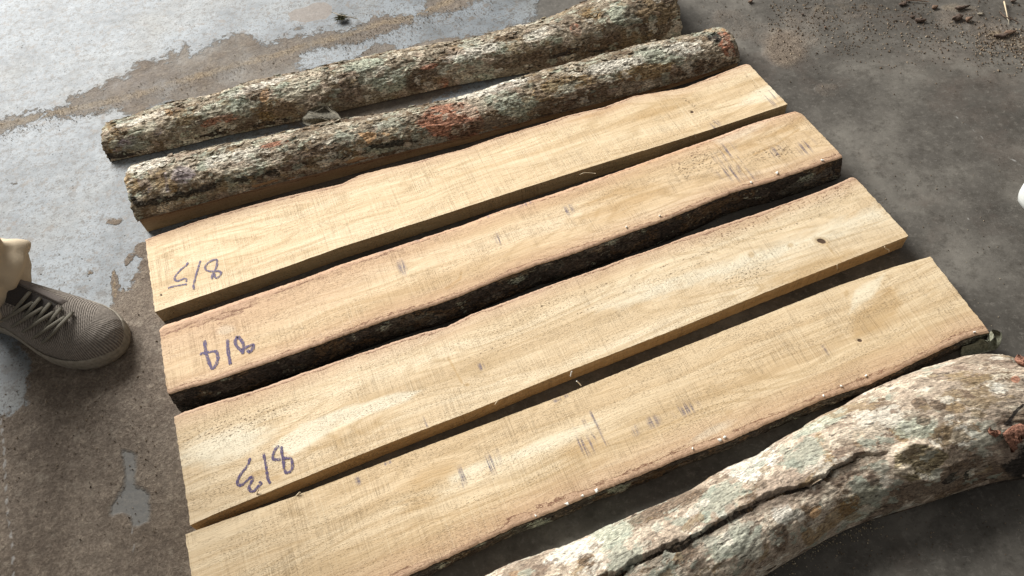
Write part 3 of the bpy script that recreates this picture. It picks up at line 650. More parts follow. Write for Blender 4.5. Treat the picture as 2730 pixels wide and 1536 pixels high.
    r0 = e0+(cen0-e0)*.10+ax*.001; r1 = e1+(cen1-e1)*.10-ax*.001
    V = np.r_[V, r0, r1]
    for k in range(K-1):
        F.append((k, n0+k, n0+k+1, k+1)[::-1]); a = (N-1)*K+k; F.append((a, n0+K+k, n0+K+k+1, a+1))
    at_ = paint(V, spec); at_['guv'] = np.r_[p3.reshape(-1, 3), p3[0], p3[-1]]*1.0
    mesh_obj(part, V, F, mat, root, at_)
    rf = np.random.default_rng(int(seed)); nf = flakes; FVs = []; FFs = []; FG = []
    for _ in range(nf):
        i = rf.integers(6, N-7); j = int(rf.integers(int(K*.06), int(K*.94))); p = P[i, j]; n_ = Nn[i, j]; tdir = np.cross(ax, n_)
        L_ = rf.uniform(.004, .016)*fsz; W2 = L_*rf.uniform(.25, .6); m6 = 7; lift = rf.uniform(.0006, .0022); tilt = rf.normal(0, .10, 2); o0 = len(FVs); an = rf.normal(0, .35)
        for lay in (0, 1):
            for q in range(m6):
                t_ = 2*math.pi*q/m6; r_ = rf.uniform(.6, 1.15) if lay == 0 else r_l[q]
                if lay == 0: r_l = r_l+[r_] if q else [r_]
                u_ = math.cos(t_)*L_/2*r_; v_ = math.sin(t_)*W2/2*r_; uu = u_*math.cos(an)-v_*math.sin(an); vv = u_*math.sin(an)+v_*math.cos(an)
                FVs.append(p+ax*uu+tdir*vv+n_*(lift+abs(tilt[0])*abs(uu)+tilt[1]*vv-(0 if lay == 0 else .0012))); FG.append(p3[i, j]+np.array([uu, vv, rf.uniform(0, .02)]))
        FFs.append(tuple(range(o0, o0+m6))); FFs.append(tuple(reversed(range(o0+m6, o0+2*m6))))
        for q in range(m6): FFs.append((o0+q, o0+m6+q, o0+m6+(q+1) % m6, o0+(q+1) % m6))
    if nf:
        af = paint(FVs, spec); af['guv'] = np.array(FG)
        fo = mesh_obj('bark_flakes', FVs, FFs, mat, root, af, smooth=False); fo['kind'] = 'stuff'
    # wooden core with the sawn front face and cut ends
    K2 = 30; th2 = np.linspace(0.0, math.pi, K2); sel = np.linspace(0, N-1, 220).astype(int)
    core = []
    for i in sel:
        wd = Wf[i]; x = .001+ (wd-.004)/2*(1-np.cos(th2)); z = SHf[i]-.0008+(RAf[i]*wd-.006)*np.sin(th2)**pexp
        z = np.maximum(z, .0008); z[-1] = .0008
        sec = Bf[i]+nr*x[:, None]; sec = sec.copy(); sec[:, 2] = z
        fb = Bf[i]+nr*.001; fb = np.array([fb[0], fb[1], .0006]); core.append(np.r_[[fb], sec])
    core = np.array(core); core[0] += ax*.0015; core[-1] -= ax*.0015
    n2, m2 = core.shape[:2]; Vc = core.reshape(-1, 3)
    Fc = [tuple(f) for f in grid_faces(n2, m2, flip=True, closed=True)]; Fc.append(tuple(range(m2))); Fc.append(tuple(reversed(range((n2-1)*m2, n2*m2))))
    gu = np.stack([(Vc-B[0])@ax, Vc[:, 2]+5+seed, np.full(len(Vc), seed)], -1)
    zc = np.zeros(len(Vc)); edc = np.abs(np.repeat(SHf[sel], m2)-Vc[:, 2])
    mesh_obj('sawn_wood', Vc, Fc, core_mat or WOOD['e'], root, dict(guv=gu, edge=edc+.002, pale=zc, brown=zc+.35, knot=zc, smudge=zc, speck=zc+.3), smooth=False)
    return root, dict(P=P, Nn=Nn, Q=Qp, ax=ax, nr=nr)

s2_base = [(392, 621), (530, 581), (707, 531), (910, 475), (1122, 415), (1263, 380), (1440, 327), (1511, 311), (1617, 283), (1720, 256), (1820, 228), (1968, 178)]
s2_sil = [(250, 470), (341, 447), (424, 421), (530, 396), (707, 362), (810, 342), (910, 318), (1087, 286), (1217, 260), (1394, 205), (1581, 152), (1705, 122), (1820, 97), (1894, 76), (1960, 66), (2050, 50)]
s1_base = [(293, 434), (424, 407), (601, 364), (777, 330), (910, 298), (1069, 262), (1228, 227), (1440, 191), (1652, 139), (1816, 97)]
s1_sil = [(200, 345), (284, 327), (442, 279), (530, 261), (689, 212), (777, 198), (910, 165), (1016, 141), (1193, 115), (1299, 92), (1422, 58), (1511, 28), (1581, 0), (1680, -42), (1760, -75), (1850, -100)]
GS = 'bark covered half-round slabs behind the planks'
SL1 = dome('bark_slab', 'farthest half-round slab, mossy rough bark, wide brown right end reaching the top of the photo', 'wood slab', s1_base, s1_sil, [(0, .002), (1, .002)], [(0, .42), (1, .42)], BARK1,
    [('p_ochre', 'e', 300, 340, 24, 12, 60), ('p_violet', 'e', 335, 385, 36, 16, -30), ('p_violet', 'e', 420, 350, 16, 10, -40), ('p_ochre', 'e', 300, 390, 14, 20, 0), ('p_mint', 'e', 590, 285, 70, 18, -20), ('p_mint', 'e', 380, 345, 40, 14, -15), ('p_white', 'e', 380, 318, 80, 8, -17),
     ('p_red', 'e', 585, 322, 50, 12, -14), ('p_tan', 'e', 450, 300, 12, 8, 20), ('p_tan', 'e', 705, 255, 12, 18, 20), ('p_brown', 'e', 640, 340, 60, 10, -14), ('p_mint', 'e', 790, 235, 60, 26, -15), ('p_white', 'e', 690, 230, 90, 8, -18), ('p_ochre', 'e', 740, 290, 60, 26, -15),
     ('p_mint', 'e', 960, 175, 70, 14, -12), ('p_mint', 'e', 1040, 222, 50, 24, 0), ('p_brown', 'e', 930, 230, 40, 40, -20), ('p_brown', 'e', 1130, 215, 50, 26, -15), ('p_white', 'e', 1260, 140, 80, 14, -15), ('p_ochre', 'e', 1215, 128, 18, 8, 0), ('p_red', 'e', 1180, 221, 16, 14, 0),
     ('p_mint', 'e', 1290, 190, 30, 24, 0), ('p_mint', 'e', 1335, 128, 20, 16, 0), ('p_brown', 'e', 1370, 165, 60, 16, -15), ('p_mint', 'e', 1660, 40, 40, 30, 30), ('p_brown', 'e', 1735, 40, 70, 66, 60), ('p_brown', 'e', 1600, 120, 100, 30, -14), ('p_brown', 'e', 1470, 150, 70, 26, -14), ('p_red', 'e', 1535, 80, 20, 14, 60),
     ('p_ochre', 'e', 1580, 35, 30, 16, 0), ('p_red', 'e', 1145, 178, 24, 7, -15), ('p_brown', 'e', 470, 420, 100, 8, -14), ('p_white', 'e', 1440, 90, 60, 14, -20)], GS, amp=(.0040, .0017), seed=11, core_mat=BARKD)
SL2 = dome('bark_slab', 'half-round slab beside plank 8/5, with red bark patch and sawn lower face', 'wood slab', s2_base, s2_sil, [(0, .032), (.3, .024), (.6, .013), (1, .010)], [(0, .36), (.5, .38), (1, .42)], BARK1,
    [('p_red', 'p', [(1108, 325), (1150, 285), (1228, 272), (1270, 285), (1292, 330), (1275, 362), (1210, 372), (1150, 362)], 30), ('p_brown', 'e', 1240, 345, 50, 18, -15), ('p_ochre', 'e', 430, 478, 14, 30, 0), ('p_ochre', 'e', 462, 490, 12, 28, 0), ('p_ochre', 'e', 350, 485, 24, 26, 30), ('p_violet', 'e', 490, 465, 34, 24, -20), ('p_violet', 'e', 385, 488, 26, 14, 60),
     ('p_violet', 'l', [(440, 462), (446, 510)], 5), ('p_white', 'e', 395, 440, 60, 14, -16), ('p_mint', 'e', 372, 465, 26, 12, 0), ('p_mint', 'e', 540, 443, 20, 14, -20), ('p_white', 'e', 600, 425, 60, 18, -14), ('p_mint', 'e', 640, 470, 70, 20, -16), ('p_tan', 'p', [(954, 355), (1003, 352), (1004, 366), (982, 384), (966, 368)], 7), ('p_tan', 'e', 1040, 350, 24, 10, -15),
     ('p_white', 'e', 1004, 335, 18, 5, -25), ('p_mint', 'e', 1000, 400, 90, 14, -15), ('p_brown', 'e', 850, 400, 60, 16, -15), ('p_red', 'e', 730, 385, 40, 6, -14), ('p_red', 'e', 672, 458, 16, 8, 0), ('p_white', 'e', 1320, 235, 100, 14, -16), ('p_mint', 'e', 1330, 262, 50, 20, -15), ('p_mint', 'e', 1380, 285, 50, 24, -15), ('p_ochre', 'e', 1500, 235, 90, 30, -14),
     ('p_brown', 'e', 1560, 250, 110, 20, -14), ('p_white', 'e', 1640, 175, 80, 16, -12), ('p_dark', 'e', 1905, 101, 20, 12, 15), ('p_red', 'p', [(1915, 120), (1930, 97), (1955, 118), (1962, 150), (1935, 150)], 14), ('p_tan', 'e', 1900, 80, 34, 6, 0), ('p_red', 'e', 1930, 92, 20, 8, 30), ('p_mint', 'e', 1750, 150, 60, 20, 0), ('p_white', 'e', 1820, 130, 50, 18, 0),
     ('p_ochre', 'e', 1730, 190, 80, 22, -10), ('p_brown', 'e', 1850, 180, 70, 18, -14), ('p_mint', 'e', 1830, 175, 30, 12, 0), ('p_brown', 'e', 1420, 330, 120, 8, -15), ('p_seam_shade', 'l', [(340, 515), (365, 548), (430, 532), (520, 510), (610, 482), (700, 470), (800, 438), (910, 422), (1000, 392), (1120, 368)], 10)], GS, amp=(.0032, .0015), seed=12)  # last entry paints the black shadow line under the bark lip

l3_base = [(1230, 2080), (1480, 1900), (1700, 1760), (1860, 1655), (2039, 1538), (2131, 1484), (2226, 1428), (2315, 1392), (2421, 1363), (2562, 1314), (2668, 1289), (2730, 1280), (2860, 1262)]
l3_sil = [(500, 2000), (800, 1810), (1050, 1670), (1200, 1592), (1309, 1536), (1369, 1500), (1475, 1473), (1581, 1423), (1670, 1374), (1820, 1318), (1926, 1254), (2025, 1211), (2138, 1144), (2262, 1073), (2350, 1030), (2403, 1003), (2509, 966), (2597, 938), (2668, 936), (2703, 948), (2760, 940), (2900, 930)]
l3_crack = [(1560, 1570), (1634, 1536), (1720, 1492), (1820, 1449), (1926, 1391), (1980, 1362), (2032, 1335), (2103, 1303), (2160, 1296), (2205, 1272), (2219, 1250), (2297, 1220), (2368, 1202)]
LG = dome('grey_log', 'large grey log with blotched bark, long dark split and diamond knot, lower right corner', 'log', l3_base, l3_sil, [(0, .012), (1, .012)], [(0, .52), (1, .50)], BARK3,
    [('p_seam_shade', 'l', l3_crack[:-2], 6), ('p_seam_shade', 'e', 1960, 1378, 50, 10, -28), ('p_ochre', 'l', [(2185, 1165), (2205, 1195), (2212, 1235), (2180, 1270), (2130, 1290)], 17), ('p_mint', 'e', 2190, 1130, 70, 16, -24), ('p_white', 'e', 2000, 1230, 70, 50, -25), ('p_brown', 'e', 2345, 1135, 28, 17, 35), ('p_ochre', 'e', 2395, 1155, 34, 14, 45),
     ('p_brown', 'e', 2330, 1170, 24, 18, 0), ('p_ochre', 'e', 2290, 1170, 18, 24, 0), ('p_ochre', 'e', 2548, 1088, 28, 14, 5), ('p_brown', 'e', 2500, 1080, 22, 12, 10), ('p_brown', 'e', 2462, 1120, 20, 16, 0), ('p_white', 'e', 2660, 1035, 28, 15, 10), ('p_white', 'e', 2570, 1160, 34, 30, 0), ('p_brown', 'e', 2515, 1148, 24, 14, 0), ('p_mint', 'e', 2440, 1140, 60, 30, 0),
     ('p_brown', 'e', 2450, 1075, 20, 14, 0), ('p_brown', 'l', [(2310, 1400), (2400, 1330), (2560, 1250), (2660, 1190)], 26), ('p_brown', 'e', 2700, 1190, 60, 80, 0), ('p_dark', 'e', 2690, 1165, 34, 40, 20), ('p_red', 'e', 2708, 1012, 12, 9, 0), ('p_brown', 'e', 2600, 1010, 40, 12, -10), ('p_dark', 'l', [(2730, 1080), (2690, 1120), (2665, 1150)], 7), ('p_brown', 'p', [(2760, 1070), (2700, 1110), (2655, 1170), (2630, 1250), (2640, 1300), (2780, 1290)], 20), ('p_brown', 'p', [(2760, 1070), (2700, 1110), (2655, 1170), (2630, 1250), (2640, 1300), (2780, 1290)], 10), ('p_dark', 'e', 2740, 1230, 70, 50, 0),
     ('p_ochre', 'p', [(2170, 1440), (2200, 1370), (2260, 1330), (2340, 1290), (2330, 1320), (2260, 1380)], 30), ('p_brown', 'e', 2080, 1435, 22, 34, 0), ('p_white', 'e', 2085, 1370, 28, 26, 30), ('p_mint', 'e', 1950, 1450, 70, 34, -30), ('p_mint', 'e', 1878, 1378, 18, 17, 0), ('p_white', 'e', 1926, 1372, 16, 12, 30), ('p_ochre', 'e', 2155, 1430, 18, 22, 0), ('p_tan', 'e', 2175, 1365, 12, 20, 40),
     ('p_brown', 'e', 1800, 1490, 70, 26, -25), ('p_brown', 'e', 1780, 1350, 110, 22, -25), ('p_mint', 'e', 1630, 1420, 60, 40, -20), ('p_white', 'e', 1530, 1470, 80, 24, -20), ('p_brown', 'e', 1570, 1500, 30, 22, 30), ('p_mint', 'e', 1700, 1385, 20, 12, 0), ('p_ochre', 'e', 1560, 1490, 24, 18, 0), ('p_tan', 'e', 1380, 1530, 24, 8, 0),
     ('p_knot', 'p', [(2385, 1205), (2425, 1180), (2500, 1195), (2530, 1215), (2485, 1270), (2425, 1285), (2385, 1255)], 14), ('p_brown', 'e', 2420, 1310, 60, 20, -20), ('p_mint', 'e', 2300, 1370, 60, 14, -25), ('p_brown', 'e', 2560, 1290, 100, 14, -16)],
    N=900, K=190, amp=(.004, .0010), seed=13, core_mat=BARKD, flakes=0, crack=l3_crack, knot=[(2455, 1232, 78, 50, 10, .009)])

# ------------------------------------------------------------------ person: shoe and trouser leg
def frame(tip, back):
    a = np.array(back)-np.array(tip); a[2] = 0; a /= np.linalg.norm(a)
    b = np.array([-a[1], a[0], 0.])
    if b[1] < 0: b = -b
    return np.array([tip[0], tip[1], 0.]), a, b
S_ = [0, .003, .010, .022, .04, .065, .095, .125, .155, .185, .22, .25, .275, .290, .297]
HF = [0, .013, .025, .037, .046, .0505, .0515, .049, .045, .042, .039, .037, .031, .020, 0]
HN = [0, .013, .025, .037, .047, .053, .054, .049, .042, .036, .035, .036, .031, .020, 0]
HT = [.030, .036, .045, .052, .058, .064, .072, .082, .094, .104, .110, .110, .108, .095, .060]
def hw(s_, side): return np.interp(s_, S_, HF if side > 0 else HN)
def top_z(s_, w_):
    h = hw(s_, w_)*.93+1e-6; u = np.clip(abs(w_)/h, 0, 1); zs = .024
    return zs+(np.interp(s_, S_, HT)-zs)*(1-u**2.3)**(1/1.9)
def build_shoe(O, a, b, parent, m_upper, m_sole, m_lace, m_dark, m_stay, laces=True, full=True):
    W_ = lambda s_, w_, z_: O+a*s_+b*w_+np.array([0, 0, z_])
    ss = np.r_[np.linspace(0, .03, 16)**1.0, np.linspace(.034, .285, 60), np.linspace(.287, .297, 6)]
    K = 41; V = []; UV = []
    for s_ in ss:
        for u in np.linspace(-1, 1, K):
            uu = math.sin(u*math.pi/2); w_ = uu*hw(s_, uu)*.93; z = top_z(s_, w_)
            if abs(u) == 1: z = .020
            V.append(W_(s_, w_, z)); UV.append((s_, w_, z))
    F = [tuple(f) for f in grid_faces(len(ss), K, flip=True)]
    Vn = np.array(V)
    up = mesh_obj('shoe', Vn, F, m_upper, parent, dict(guv=np.array(UV)))
    # sole: closed outline with a rounded side wall
    so = [(s_, hw(s_, 1)) for s_ in ss] + [(s_, -hw(s_, -1)) for s_ in ss[::-1][1:-1]]
    so = np.array(so); cen = np.array([.15, 0]); prof = [(.90, .0008), (.975, .003), (1.0, .010), (1.005, .020), (.985, .0255), (.955, .0275), (.93, .0265), (.915, .0235), (.5, .0235)]
    prof = [(k_, z_) for k_, z_ in prof]
    V = []
    for k_, z_ in prof:
        ins = (1-k_)*.052
        for (s_, w_) in so:
            d = np.array([s_, w_])-cen; d[0] *= .5; L_ = np.linalg.norm(d)+1e-9
            q = np.array([s_, w_])-d/L_*ins; V.append(W_(q[0], q[1], z_+.006*step(s_, .15, .28)*(z_ > .005)))
    F = [tuple(f) for f in grid_faces(len(prof), len(so), closed=True, flip=False)]; F.append(tuple(range(len(so))))
    F.append(tuple(reversed(range((len(prof)-1)*len(so), len(prof)*len(so)))))
    mesh_obj('sole', V, F, m_sole, up)
    if laces:
        # tongue and two eyelet strips lying on the instep
        def patch(s0, s1, w0, w1, lift, name, mt, tk=.0018):
            n1, n2 = 30, 8; V = []; UV = []
            for i in range(n1):
                s_ = s0+(s1-s0)*i/(n1-1)
                for j in range(n2):
                    wa = w0[0]+(w0[1]-w0[0])*i/(n1-1); wb = w1[0]+(w1[1]-w1[0])*i/(n1-1); w_ = wa+(wb-wa)*j/(n2-1)
                    V.append(W_(s_, w_, top_z(s_, w_)+lift - (tk if j in (0, n2-1) or i in (0, n1-1) else 0))); UV.append((s_, w_, 0))
            mesh_obj(name, V, grid_faces(n1, n2, flip=True), mt, up, dict(guv=np.array(UV)))
        patch(.092, .205, (-.014, -.021), (.014, .019), .0012, 'tongue', m_dark)
        patch(.088, .20, (.013, .018), (.024, .030), .0034, 'eyelet_strip', m_stay, .003)
        patch(.088, .20, (-.025, -.032), (-.014, -.021), .0030, 'eyelet_strip', m_upper, .003)
    return up, W_
def mat_knit(name, c0, c1, toe=True):
    g = G(name); v = g.vattr('guv'); sep = g.nd('ShaderNodeSeparateXYZ'); g.put(sep.inputs[0], v)
    x, y = sep.outputs[0], sep.outputs[1]
    r1 = g.m('SINE', g.m('ADD', g.m('MULTIPLY', x, 1900), g.m('MULTIPLY', y, -1300)))
    r2 = g.m('SINE', g.m('SUBTRACT', g.m('MULTIPLY', y, 1700), g.m('MULTIPLY', x, 900)))
    pat = g.m('MULTIPLY', g.m('ADD', r1, g.m('MULTIPLY', r2, .45)), .5)
    # ribbed rim around the toe, knitted stripes further back
    ang = g.m('ARCTAN2', y, g.m('SUBTRACT', x, .085)); rad = g.m('SQRT', g.m('ADD', g.m('POWER', y, 2.0), g.m('POWER', g.m('SUBTRACT', x, .085), 2.0)))
    rib = g.m('SINE', g.m('MULTIPLY', ang, 130)); isrim = g.rng(rad, .045, .050)
    toe_ = g.rng(x, .100, .094)
    fine = g.m('SINE', g.m('MULTIPLY', x, 1400))
    p2 = g.m('MULTIPLY', fine, .35)
    near = g.mix(isrim, pat, g.m('MULTIPLY', rib, .42)); p = g.mix(toe_, p2, near)
    n = g.noise(v, 260, 4, .7)
    f = g.m('ADD', g.m('MULTIPLY', p, .5), g.m('MULTIPLY', n, .9))
    col = g.mix(g.rng(f, .25, .75), c0, c1)
    return g.out(col, .9, g.bump(f, .0012), .15)
KNIT = mat_knit('grey_knit_fabric', (.130, .112, .096), (.32, .28, .24))
SOLE = simple('beige_rubber_sole', (.27, .238, .19), .8, .3, 160, .0006)
LACE = simple('olive_grey_lace', (.165, .150, .118), .85, .25, 900, .0005)
DARKF = simple('dark_tongue_fabric', (.045, .038, .034), .9, .3, 700, .0006)
STAY = simple('mauve_grey_trim', (.165, .140, .125), .85, .15, 500, .0004)
O, a, b = frame(at(331, 929, .012), at(27, 829, .012))
A0 = O+a*.2
person = thing('person', 'person at the left edge, one leg in beige trousers and grey knit lace-up shoe', 'person', (A0[0], A0[1], 0))
shoe, Wf_ = build_shoe(O, a, b, person, KNIT, SOLE, LACE, DARKF, STAY)
def on_shoe(px, py, lift=.004):
    z = .075
    for _ in range(8):
        p = at(px, py, z); d = p-O; s_ = d@a; w_ = d@b; z = float(top_z(s_, w_))+lift
    return np.array([p[0], p[1], z])
far = [(193, 833), (163, 820), (134, 808), (107, 794), (79, 779)]; near = [(116, 914), (90, 900), (62, 884), (34, 870), (4, 857)]
def lace(p0, p1, lift=.005):
    n = 12; P = []
    for k in range(n):
        t = k/(n-1); q = on_shoe(p0[0]+(p1[0]-p0[0])*t, p0[1]+(p1[1]-p0[1])*t, .0028+lift*math.sin(math.pi*t)); P.append(q)
    V, F = tube(P, .0033, 8, .6)
    mesh_obj('lace', V, F, LACE, shoe)
lace(far[0], near[0], .007)
for k in range(4):
    lace(far[k+1], near[k], .0065 if k % 2 else .0045) if False else lace(far[k+1], (near[k+1][0]+30, near[k+1][1]-25), .003)
    lace((far[k][0]-20, far[k][1]+12), near[k+1], .008)
# lower leg, sock, trouser
def ring_tube(c_fn, r_fn, z0, z1, n, K, name, mt, parent, disp=None, cap=True):
    V = []
    for i in range(n):
        z = z0+(z1-z0)*i/(n-1); c = c_fn(z)
        for k in range(K):
            th = 2*math.pi*k/K; rx, ry = r_fn(z, th); r_ = disp(z, th) if disp else 0
            V.append(O+a*(c[0]+math.cos(th)*(rx+r_))+b*(c[1]+math.sin(th)*(ry+r_))+np.array([0, 0, z-(.0 if not disp else 0)]))
    F = [tuple(f) for f in grid_faces(n, K, closed=True)]
    if cap: F.append(tuple(range(K))); F.append(tuple(reversed(range((n-1)*K, n*K))))
    return mesh_obj(name, V, F, mt, parent)
SKIN = simple('skin', (.36, .21, .14), .6, .1, 60, .0003)
SOCK = simple('dark_maroon_sock', (.055, .028, .024), .9, .3, 500, .0006)
lc = lambda z: (.240, 0)
ring_tube(lc, lambda z, th: (.042+.02*step(z, .12, .3), .036+.02*step(z, .12, .3)), .085, .80, 30, 24, 'lower_leg', SKIN, person)
ring_tube(lc, lambda z, th: (.047, .041), .06, .20, 12, 28, 'sock', SOCK, person)
def mat_cloth():
    g = G('beige_cotton'); o = g.obj(); n = g.noise(o, 900, 3, .6); n2 = g.noise(o, 14, 3, .5)
    return g.out(g.mix(n2, (.47, .385, .275), (.58, .48, .35)), .9, g.bump(g.m('ADD', n, g.m('MULTIPLY', n2, 3)), .0007), .15)
def trd(z, th):
    q = np.array([[math.cos(th)*1.5, math.sin(th)*1.5, z*8]])
    d = float(fbm(q, 3)[0])*.010
    fr = .5+.5*math.cos(th-math.pi+.5)                       # strongest on the front
    d += .013*fr*math.exp(-((z-.172-.016*math.sin(th*2))/.013)**2)
    d -= .012*fr*math.exp(-((z-.148-.012*math.sin(th*2+1))/.008)**2)
    d += .012*fr*math.exp(-((z-.126)/.012)**2)*(1+.6*math.sin(th*3+.5))
    t_ = th-math.pi
    d += .013*math.exp(-((t_-.42)/.20)**2)*math.exp(-((z-.150)/.032)**2)
    d -= .012*math.exp(-((t_-.02)/.09)**2)*math.exp(-((z-.150)/.035)**2) + .010*math.exp(-((t_-.80)/.08)**2)*math.exp(-((z-.150)/.03)**2)
    if abs(t_) < 1.5:
        d -= .008*math.exp(-((z-.185-.035*t_)/.006)**2); d += .006*math.exp(-((z-.200-.035*t_)/.010)**2)
        d += .016*math.exp(-((t_+.95)/.16)**2)*math.exp(-((z-.118)/.030)**2)
    d -= .004*math.exp(-((z-.112)/.0022)**2)
    return d
# trouser as a thin double-walled tube with an open hem
def trouser():
    n, K = 150, 96; rows = []
    zz_ = np.linspace(.092, .88, n)
    def row(z, ins):
        c = (.236, .000); out = []
        hem = .020*step(z, .20, .09)
        for k in range(K):
            th = 2*math.pi*k/K; r1 = .070+hem*.55; r2 = .056+hem*.5+.014*step(z, .25, .6)
            d = trd(z, th)-ins; tilt = -.035*math.cos(th)*step(z, .22, .09)
            out.append(O+a*(c[0]+math.cos(th)*(r1+d))+b*(c[1]+math.sin(th)*(r2+d))+np.array([0, 0, z-tilt*1.0+.004*math.sin(3*th)*step(z, .2, .1)]))
        return out
    for z in zz_: rows.append(row(z, 0))
    V = [v for r in rows[::-1] for v in r] + [v for r in rows[:40] for v in row_in(r)] if False else [v for r in rows[::-1] for v in r]
    inner = [row(z, .0025) for z in zz_[:30]]
    V += [v for r in inner for v in r]
    F = [tuple(f) for f in grid_faces(n+30, K, closed=True)]; F.append(tuple(range(K)))
    return mesh_obj('trouser_leg', V, F, mat_cloth(), person)
trouser()

# white shoe toe just entering at the right edge
WH = simple('white_leather', (.72, .73, .70), .5, .05, 60, .0004); WHS = simple('white_rubber', (.62, .63, .60), .6, .08, 60, .0004)
O2, a2, b2 = frame(at(2720, 522, .014), at(3050, 540, .014))
wr = thing('white_shoe', 'rounded white toe of a shoe poking in at the right edge', 'shoe', (O2[0]+a2[0]*.15, O2[1]+a2[1]*.15, 0))
_o = mesh_obj
up2, _w = build_shoe(O2, a2, b2, wr, WH, WHS, WHS, WHS, WHS, laces=False); up2.name = 'upper'
up2.children[0].parent = wr; [setattr(c, 'matrix_parent_inverse', Matrix.Translation(-Vector(wr.location))) for c in wr.children if c.name.startswith('sole')]

# ------------------------------------------------------------------ torn bark on the log, leaves, debris
def on_dome(D, px, py, lift=.0):
    d = np.hypot(D['Q'][..., 0]-px, D['Q'][..., 1]-py); c = np.argwhere(d < max(6., d.min()+2))
    best = max(c, key=lambda i: D['Nn'][i[0], i[1]]@(CAM-D['P'][i[0], i[1]])/np.linalg.norm(CAM-D['P'][i[0], i[1]]))
    return D['P'][best[0], best[1]]+D['Nn'][best[0], best[1]]*lift
TORN = simple('torn_red_inner_bark', (.34, .165, .11), .95, .6, 330, .004)
logroot, LD = LG
def flap(px, lift, name, D, mt, parent, th=.003, seed=0):
    px = np.array(px, float); c = px.mean(0); n = len(px); R_ = 7; V = []
    rg = np.random.default_rng(seed)
    for lay in (0, 1):
        for r in range(R_):
            k = (r+1)/R_
            for p in px:
                q = c+(p-c)*k; w_ = on_dome(D, q[0], q[1], lift*(1.0-.2*k) - (th if lay else 0)); w_ = w_+rg.normal(0, .0010, 3); V.append(w_)
    F = []
    for lay in (0, 1):
        o_ = lay*R_*n; f = grid_faces(R_, n, o_, flip=bool(lay), closed=True); F += [tuple(x) for x in f]
        F.append(tuple(range(o_, o_+n)) if lay else tuple(reversed(range(o_, o_+n))))
    o1 = (R_-1)*n; o2 = R_*n+(R_-1)*n
    for k in range(n): F.append((o1+k, o1+(k+1) % n, o2+(k+1) % n, o2+k))
    return mesh_obj(name, V, F, mt, parent)
tb = np.array([(440, 880), (480, 830), (560, 790), (640, 780), (720, 790), (730, 860), (684, 885), (640, 900), (600, 960), (560, 990), (545, 1075), (510, 1030), (480, 950), (455, 900)])*.2485+np.array([2560, 940])
flap(tb, .010, 'torn_bark', LD, TORN, logroot, .004, 1)
tb2 = np.array([(580, 60), (620, 20), (690, 60), (720, 90), (700, 125), (640, 100), (600, 90)])*.2485+np.array([2560, 940])
flap(tb2, .008, 'torn_bark', LD, TORN, logroot, .003, 2)
tb3 = np.array([(300, 850), (330, 830), (400, 850), (440, 880), (380, 920), (330, 880)])*.2485+np.array([2560, 940])
flap(tb3, .004, 'torn_bark', LD, TORN, logroot, .003, 3)

def leafmat(name, c0, c1, sc_=500):
    g = G(name); o = g.obj(); n = g.noise(o, sc_, 4, .75)
    return g.out(g.mix(g.rng(n, .38, .62), c0, c1), .85, g.bump(n, .0008), .25)
LEAF = leafmat('mottled_dead_leaf', (.022, .020, .016), (.19, .17, .125), 420); LEAF2 = leafmat('dried_olive_leaf', (.15, .15, .105), (.34, .34, .25), 300)
def leaf(name, px, zf, mat, label, vein=None, th=.0006):
    px = np.array(px, float); c = px.mean(0); n0 = 48; ring = resample(np.r_[px, px[:1]], n0+1)[:-1]; R_ = 8; V = []
    for lay in (0, 1):
        V.append(at(c[0], c[1], zf(c[0], c[1], 0)-lay*th))
        for r in range(R_):
            for p in ring:
                q = c+(p-c)*(r+1)/R_; V.append(at(q[0], q[1], zf(q[0], q[1], (r+1)/R_)-lay*th))
    st = 1+R_*n0; F = []
    for lay in (0, 1):
        o_ = lay*st
        for k in range(n0):
            k2 = (k+1) % n0; f = (o_, o_+1+k2, o_+1+k); F.append(f if not lay else f[::-1])
        F += [tuple(x) for x in grid_faces(R_, n0, o_+1, flip=not lay, closed=True)]
    for k in range(n0): F.append((1+(R_-1)*n0+k, 1+(R_-1)*n0+(k+1) % n0, st+1+(R_-1)*n0+(k+1) % n0, st+1+(R_-1)*n0+k))
    o = mesh_obj(name, V, F, mat); tag(o, label, 'leaf'); return o
lp = [(820, 295), (836, 287), (854, 283), (870, 284), (886, 291), (899, 301), (908, 313), (914, 323), (904, 331), (890, 335), (874, 337), (872, 326), (868, 337), (842, 337), (817, 334), (806, 327), (800, 319), (806, 314), (813, 308)]
lf = leaf('dead_leaf', lp, lambda x, y, r: .040+.006*math.sin((x-800)*.06)+.004*math.cos(y*.2)-.004*r, LEAF, 'mottled grey dead leaf lying between the two bark slabs')
VEIN = simple('leaf_vein', (.17, .15, .11), .8)
for pts in ([(814, 296), (835, 305), (860, 316), (885, 325), (914, 324)], [(866, 278), (880, 292), (896, 304), (910, 320)], [(830, 303), (845, 296), (862, 287)], [(868, 286), (880, 296), (892, 304)]):
    V, F = tube([at(x, y, .0475+.003*math.sin((x-800)*.06)) for x, y in pts], .0006, 5); mesh_obj('vein', V, F, VEIN, lf)
